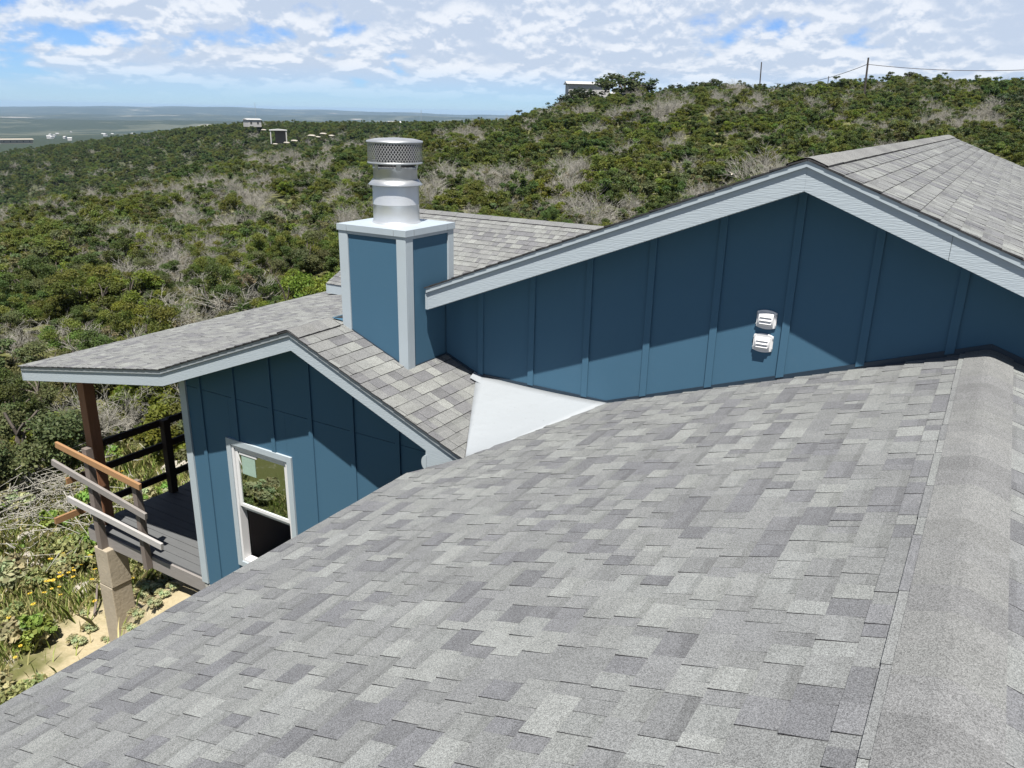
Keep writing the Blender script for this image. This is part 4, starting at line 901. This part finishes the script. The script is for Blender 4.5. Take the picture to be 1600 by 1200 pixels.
# cut-brush heap and a loose stick
v, f = tubes_np(sum([[(np.array([-17.6, 7.9, -8.35])+np.array([q.normal()*1.3, q.normal()*.9, abs(q.normal())*.32]), None, 0, 0)] for _ in range(0)], []) or [((p := np.array([-17.4, 7.6, -8.25])+np.array([q.normal()*1.5, q.normal()*1.0, abs(q.normal())*.30])), p+np.array([q.normal()*.30, q.normal()*.30, q.normal()*.10]), .010, .005) for _ in range(1800)], 3)
tag(link('brush_pile', mesh_np('brush_pile', v, f, None, [M['twig']])), 'heap of cut grey brush at the edge of the clearing', 'brush pile')
b = MB(); p = np.array([*on_ground(148, 965), 0.0]); p2 = np.array([*on_ground(156, 935), 0.0]); p[2] = hz(p[0], p[1])+.03; p2[2] = hz(p2[0], p2[1])+.28
b.tube([p, (p+p2)/2+np.array([.02, 0, .02]), p2], [.022, .020, .014], 6); tag(b.build('stick', [M['greypost']]), 'loose weathered stick lying on the sand by the pier', 'stick')
# ------------------------------------------------------------------ far buildings, poles, wires
M['whitewall'] = m_plain('white_painted_wall', (.62, .61, .59), .7, .05); M['tinroof'] = m_plain('pale_metal_roof', (.70, .70, .68), .45, .05); M['darkopen'] = m_plain('dark_opening', (.07, .07, .065), .6)
M['pole'] = m_plain('creosoted_pole', (.075, .06, .05), .9, .2); M['tan'] = m_plain('tan_stucco', (.46, .42, .35), .85, .1)
def bldg(name, px, py, dist, wd, dp, ht, roof, lab, wallm='whitewall', roofm='tinroof', rot=.4, win_n=3, sink=.6, zabs=None):
    p = at_px(px, py, dist); z0 = hz(p[0], p[1])-sink if zabs is None else zabs
    root = empty(name, (p[0], p[1], z0)); a = math.atan2(-p[0], p[1])+rot; ca, sa = math.cos(a), math.sin(a)
    def T(x, y, z): return (p[0]+x*ca-y*sa, p[1]+x*sa+y*ca, z0+z)
    b = MB(); b.prism([T(-wd/2, -dp/2, 0), T(wd/2, -dp/2, 0), T(wd/2, dp/2, 0), T(-wd/2, dp/2, 0)], (0, 0, ht)); wl_ = b.build('wall', [M[wallm]], root)
    e = wd*.03+.2; b = MB(); b.prism([T(-wd/2-e, -dp/2-e, ht+.02), T(-wd/2-e, dp/2+e, ht+.02), T(-wd/2-e, 0, ht+roof)], np.array(T(wd+2*e, 0, 0))-np.array(T(0, 0, 0))); b.build('roof', [M[roofm]], root)
    for k in range(win_n):
        x = -wd/2+wd*(k+.5)/win_n; s = min(1.0, wd/win_n*.3); b = MB(); b.prism([T(x-s/2, -dp/2-.03, ht*.35), T(x+s/2, -dp/2-.03, ht*.35), T(x+s/2, -dp/2-.03, ht*.75), T(x-s/2, -dp/2-.03, ht*.75)], np.array(T(0, .02, 0))-np.array(T(0, 0, 0))); b.build('window', [M['darkopen']], root)
    tag(root, lab, 'house'); return root
def ztop(px, py, dist): return at_px(px, py, dist)[2]
bldg('white_house', 918, 140, 196, 9.5, 6, 4.0, .7, 'large pale building on the hilltop behind dark oaks', zabs=ztop(918, 131, 196)-4.2, rot=.15, win_n=0)
bldg('low_house', 985, 147, 186, 7.5, 5, 2.6, .5, 'long low pale-roofed house beside the spreading hilltop oak', zabs=ztop(985, 145, 186)-2.9, rot=-.1)
bldg('white_house', 394, 190, 470, 7.5, 6, 3.6, .6, 'bright white square house on the wooded ridge beyond the chimney', zabs=ztop(394, 187, 470)-3.6, win_n=2)
# open pavilion
p = at_px(435, 212, 330); zt_ = ztop(435, 203, 330); root = empty('pavilion', (p[0], p[1], zt_-5)); a = math.atan2(-p[0], p[1]); ca, sa = math.cos(a), math.sin(a)
T = lambda x, y, z: (p[0]+x*ca-y*sa, p[1]+x*sa+y*ca, zt_+z)
b = MB(); b.prism([T(-3.3, -2.4, -.2), T(3.3, -2.4, -.2), T(3.3, -2.4, .0), T(0, -2.4, .3), T(-3.3, -2.4, .0)], np.array(T(0, 6, 0))-np.array(T(0, 0, 0))); b.build('roof', [M['tinroof']], root)
for xx in (-3.0, 2.7):
    for yy in (-2.2, 2.2): b = MB(); b.prism([T(xx, yy, -5), T(xx+.4, yy, -5), T(xx+.4, yy+.3, -5), T(xx, yy+.3, -5)], (0, 0, 4.8)); b.build('post', [M['whitewall']], root)
b = MB(); b.prism([T(-1.2, 2.0, -5), T(2.6, 2.0, -5), T(2.6, 2.15, -5), T(-1.2, 2.15, -5)], (0, 0, 4.7)); b.build('back_wall', [M['greypost']], root); tag(root, 'open-sided pavilion with pale posts and flat pale roof on the slope', 'pavilion')
for px, py, dist, s in ((487, 212, 330, 2.2), (497, 214, 335, 1.6), (505, 209, 340, 2.0), (518, 212, 335, 1.8), (448, 223, 300, 1.6), (460, 220, 305, 1.8), (430, 225, 300, 1.3), (412, 203, 350, 1.6)):
    pp = at_px(px, py, dist); o = link('rock', rocks[px % 3]); o.location = tuple(pp); o.scale = (s*.8, s*.6, s*.35); tag(o, 'pale boulder on the cleared ridge by the open pavilion', 'boulder', 'boulders by the pavilion')
qr = random.Random(17)
for k in range(42):                                                    # scattered homes across the far plain
    px = qr.choice([qr.uniform(20, 330), qr.uniform(60, 240), qr.uniform(440, 650)]); dist = qr.uniform(1900, 4600) if px < 400 else qr.uniform(1500, 5200)
    p = at_px(px, 190, dist); root_z = hz(p[0], p[1])
    w_ = qr.uniform(7, 14)*(1.5 if k % 9 == 0 else 1); b = MB(); a = qr.uniform(0, 3.1); ca, sa = math.cos(a), math.sin(a); hh_ = qr.uniform(4, 7); T = lambda x, y, z: (p[0]+x*ca-y*sa, p[1]+x*sa+y*ca, root_z+z)
    b.prism([T(-w_/2, -4, -2), T(w_/2, -4, -2), T(w_/2, 4, -2), T(-w_/2, 4, -2)], (0, 0, hh_+2)); b.prism([T(-w_/2-.5, -4.6, hh_+.05), T(-w_/2-.5, 4.6, hh_+.05), T(-w_/2-.5, 0, hh_+2.4)], np.array(T(w_+1, 0, 0))-np.array(T(0, 0, 0)), 1)
    o = b.build('distant_house', [M['whitewall'] if k % 3 else M['tan'], M['tinroof']]); tag(o, 'tiny pale house scattered across the hazy far plain', 'house', 'houses on the far plain')
bldg('apartment_block', 24, 220, 1150, 34, 12, 4.5, 1.2, 'long tan building in the wooded valley', 'tan', 'tan', rot=.25, win_n=5, zabs=ztop(24, 218, 1150)-4.5)
bldg('distant_hall', 616, 195, 1500, 22, 14, 11, 3, 'white hall standing out on the plain behind the flue', rot=.2, zabs=ztop(616, 192, 1500)-11)
def pole(px, pyt, dist, lab, lean=0.0, arm=True, r=.15):
    t_ = at_px(px, pyt, dist); z0 = hz(t_[0], t_[1]); root = empty('utility_pole', (t_[0], t_[1], z0)); b = MB(); b.tube([(t_[0]-lean*8, t_[1], z0-.3), (t_[0], t_[1], t_[2])], [r, r*.75], 8); b.build('shaft', [M['pole']], root)
    if arm: b = MB(); b.bar((t_[0]-.7, t_[1], t_[2]-.7), (t_[0]+.7, t_[1], t_[2]-.7), .12, .14); b.build('crossarm', [M['pole']], root)
    tag(root, lab, 'utility pole'); return t_
pA = pole(1357, 90, 150, 'tall dark utility pole carrying the power line on the crest', -.03, False, r=.19); pB = pole(1190, 97, 190, 'thin grey utility pole beside small crest oaks', -.03, False); pC = pole(1295, 119, 240, 'short distant utility pole below the drooping line', 0, False); pD = pole(1358+8, 122, 260, 'stub of a far utility pole next to the tall one', 0, False)
def wire(a, b_, sag, lab):
    a, b_ = np.array(a), np.array(b_); P = [a+(b_-a)*t+np.array([0, 0, -sag*4*t*(1-t)]) for t in np.linspace(0, 1, 24)]; m_ = MB(); m_.tube(P, [.045]*24, 4); tag(m_.build('power_line', [M['pole']]), lab, 'power line')
wire(pA+np.array([0, 0, -1.0]), at_px(1700, 103, 150), .8, 'power line running from the tall pole out past the roof'); wire(pA+np.array([0, 0, -1.0]), at_px(1210, 130, 230), 1.2, 'power line drooping from the tall pole towards the oaks')
for px, py0, dist, hh_, lab in ((658, 172, 1200, 30, 'thin radio mast rising behind the flue'), (398, 160, 1500, 34, 'faint radio mast above the white ridge house')):
    t_ = at_px(px, py0, dist); z0 = hz(t_[0], t_[1]); b = MB(); b.tube([(t_[0], t_[1], z0), (t_[0], t_[1], t_[2])], [.55, .3], 5); tag(b.build('radio_mast', [M['drip']]), lab, 'mast')
# ------------------------------------------------------------------ air
hm = bpy.data.materials.new('haze'); hm.use_nodes = True; hn = NT(hm.node_tree)
pv = hn.add('ShaderNodeVolumePrincipled', ins={'Color': (0.44, 0.63, 0.88, 1), 'Density': 5.2e-5, 'Anisotropy': 0.1}); hn.add('ShaderNodeOutputMaterial', ins={'Volume': pv.outputs[0]})
b = MB(); b.box(-17600, 17600, -17600, 17600, -190, 32); tag(b.build('haze', [hm]), kind='stuff')
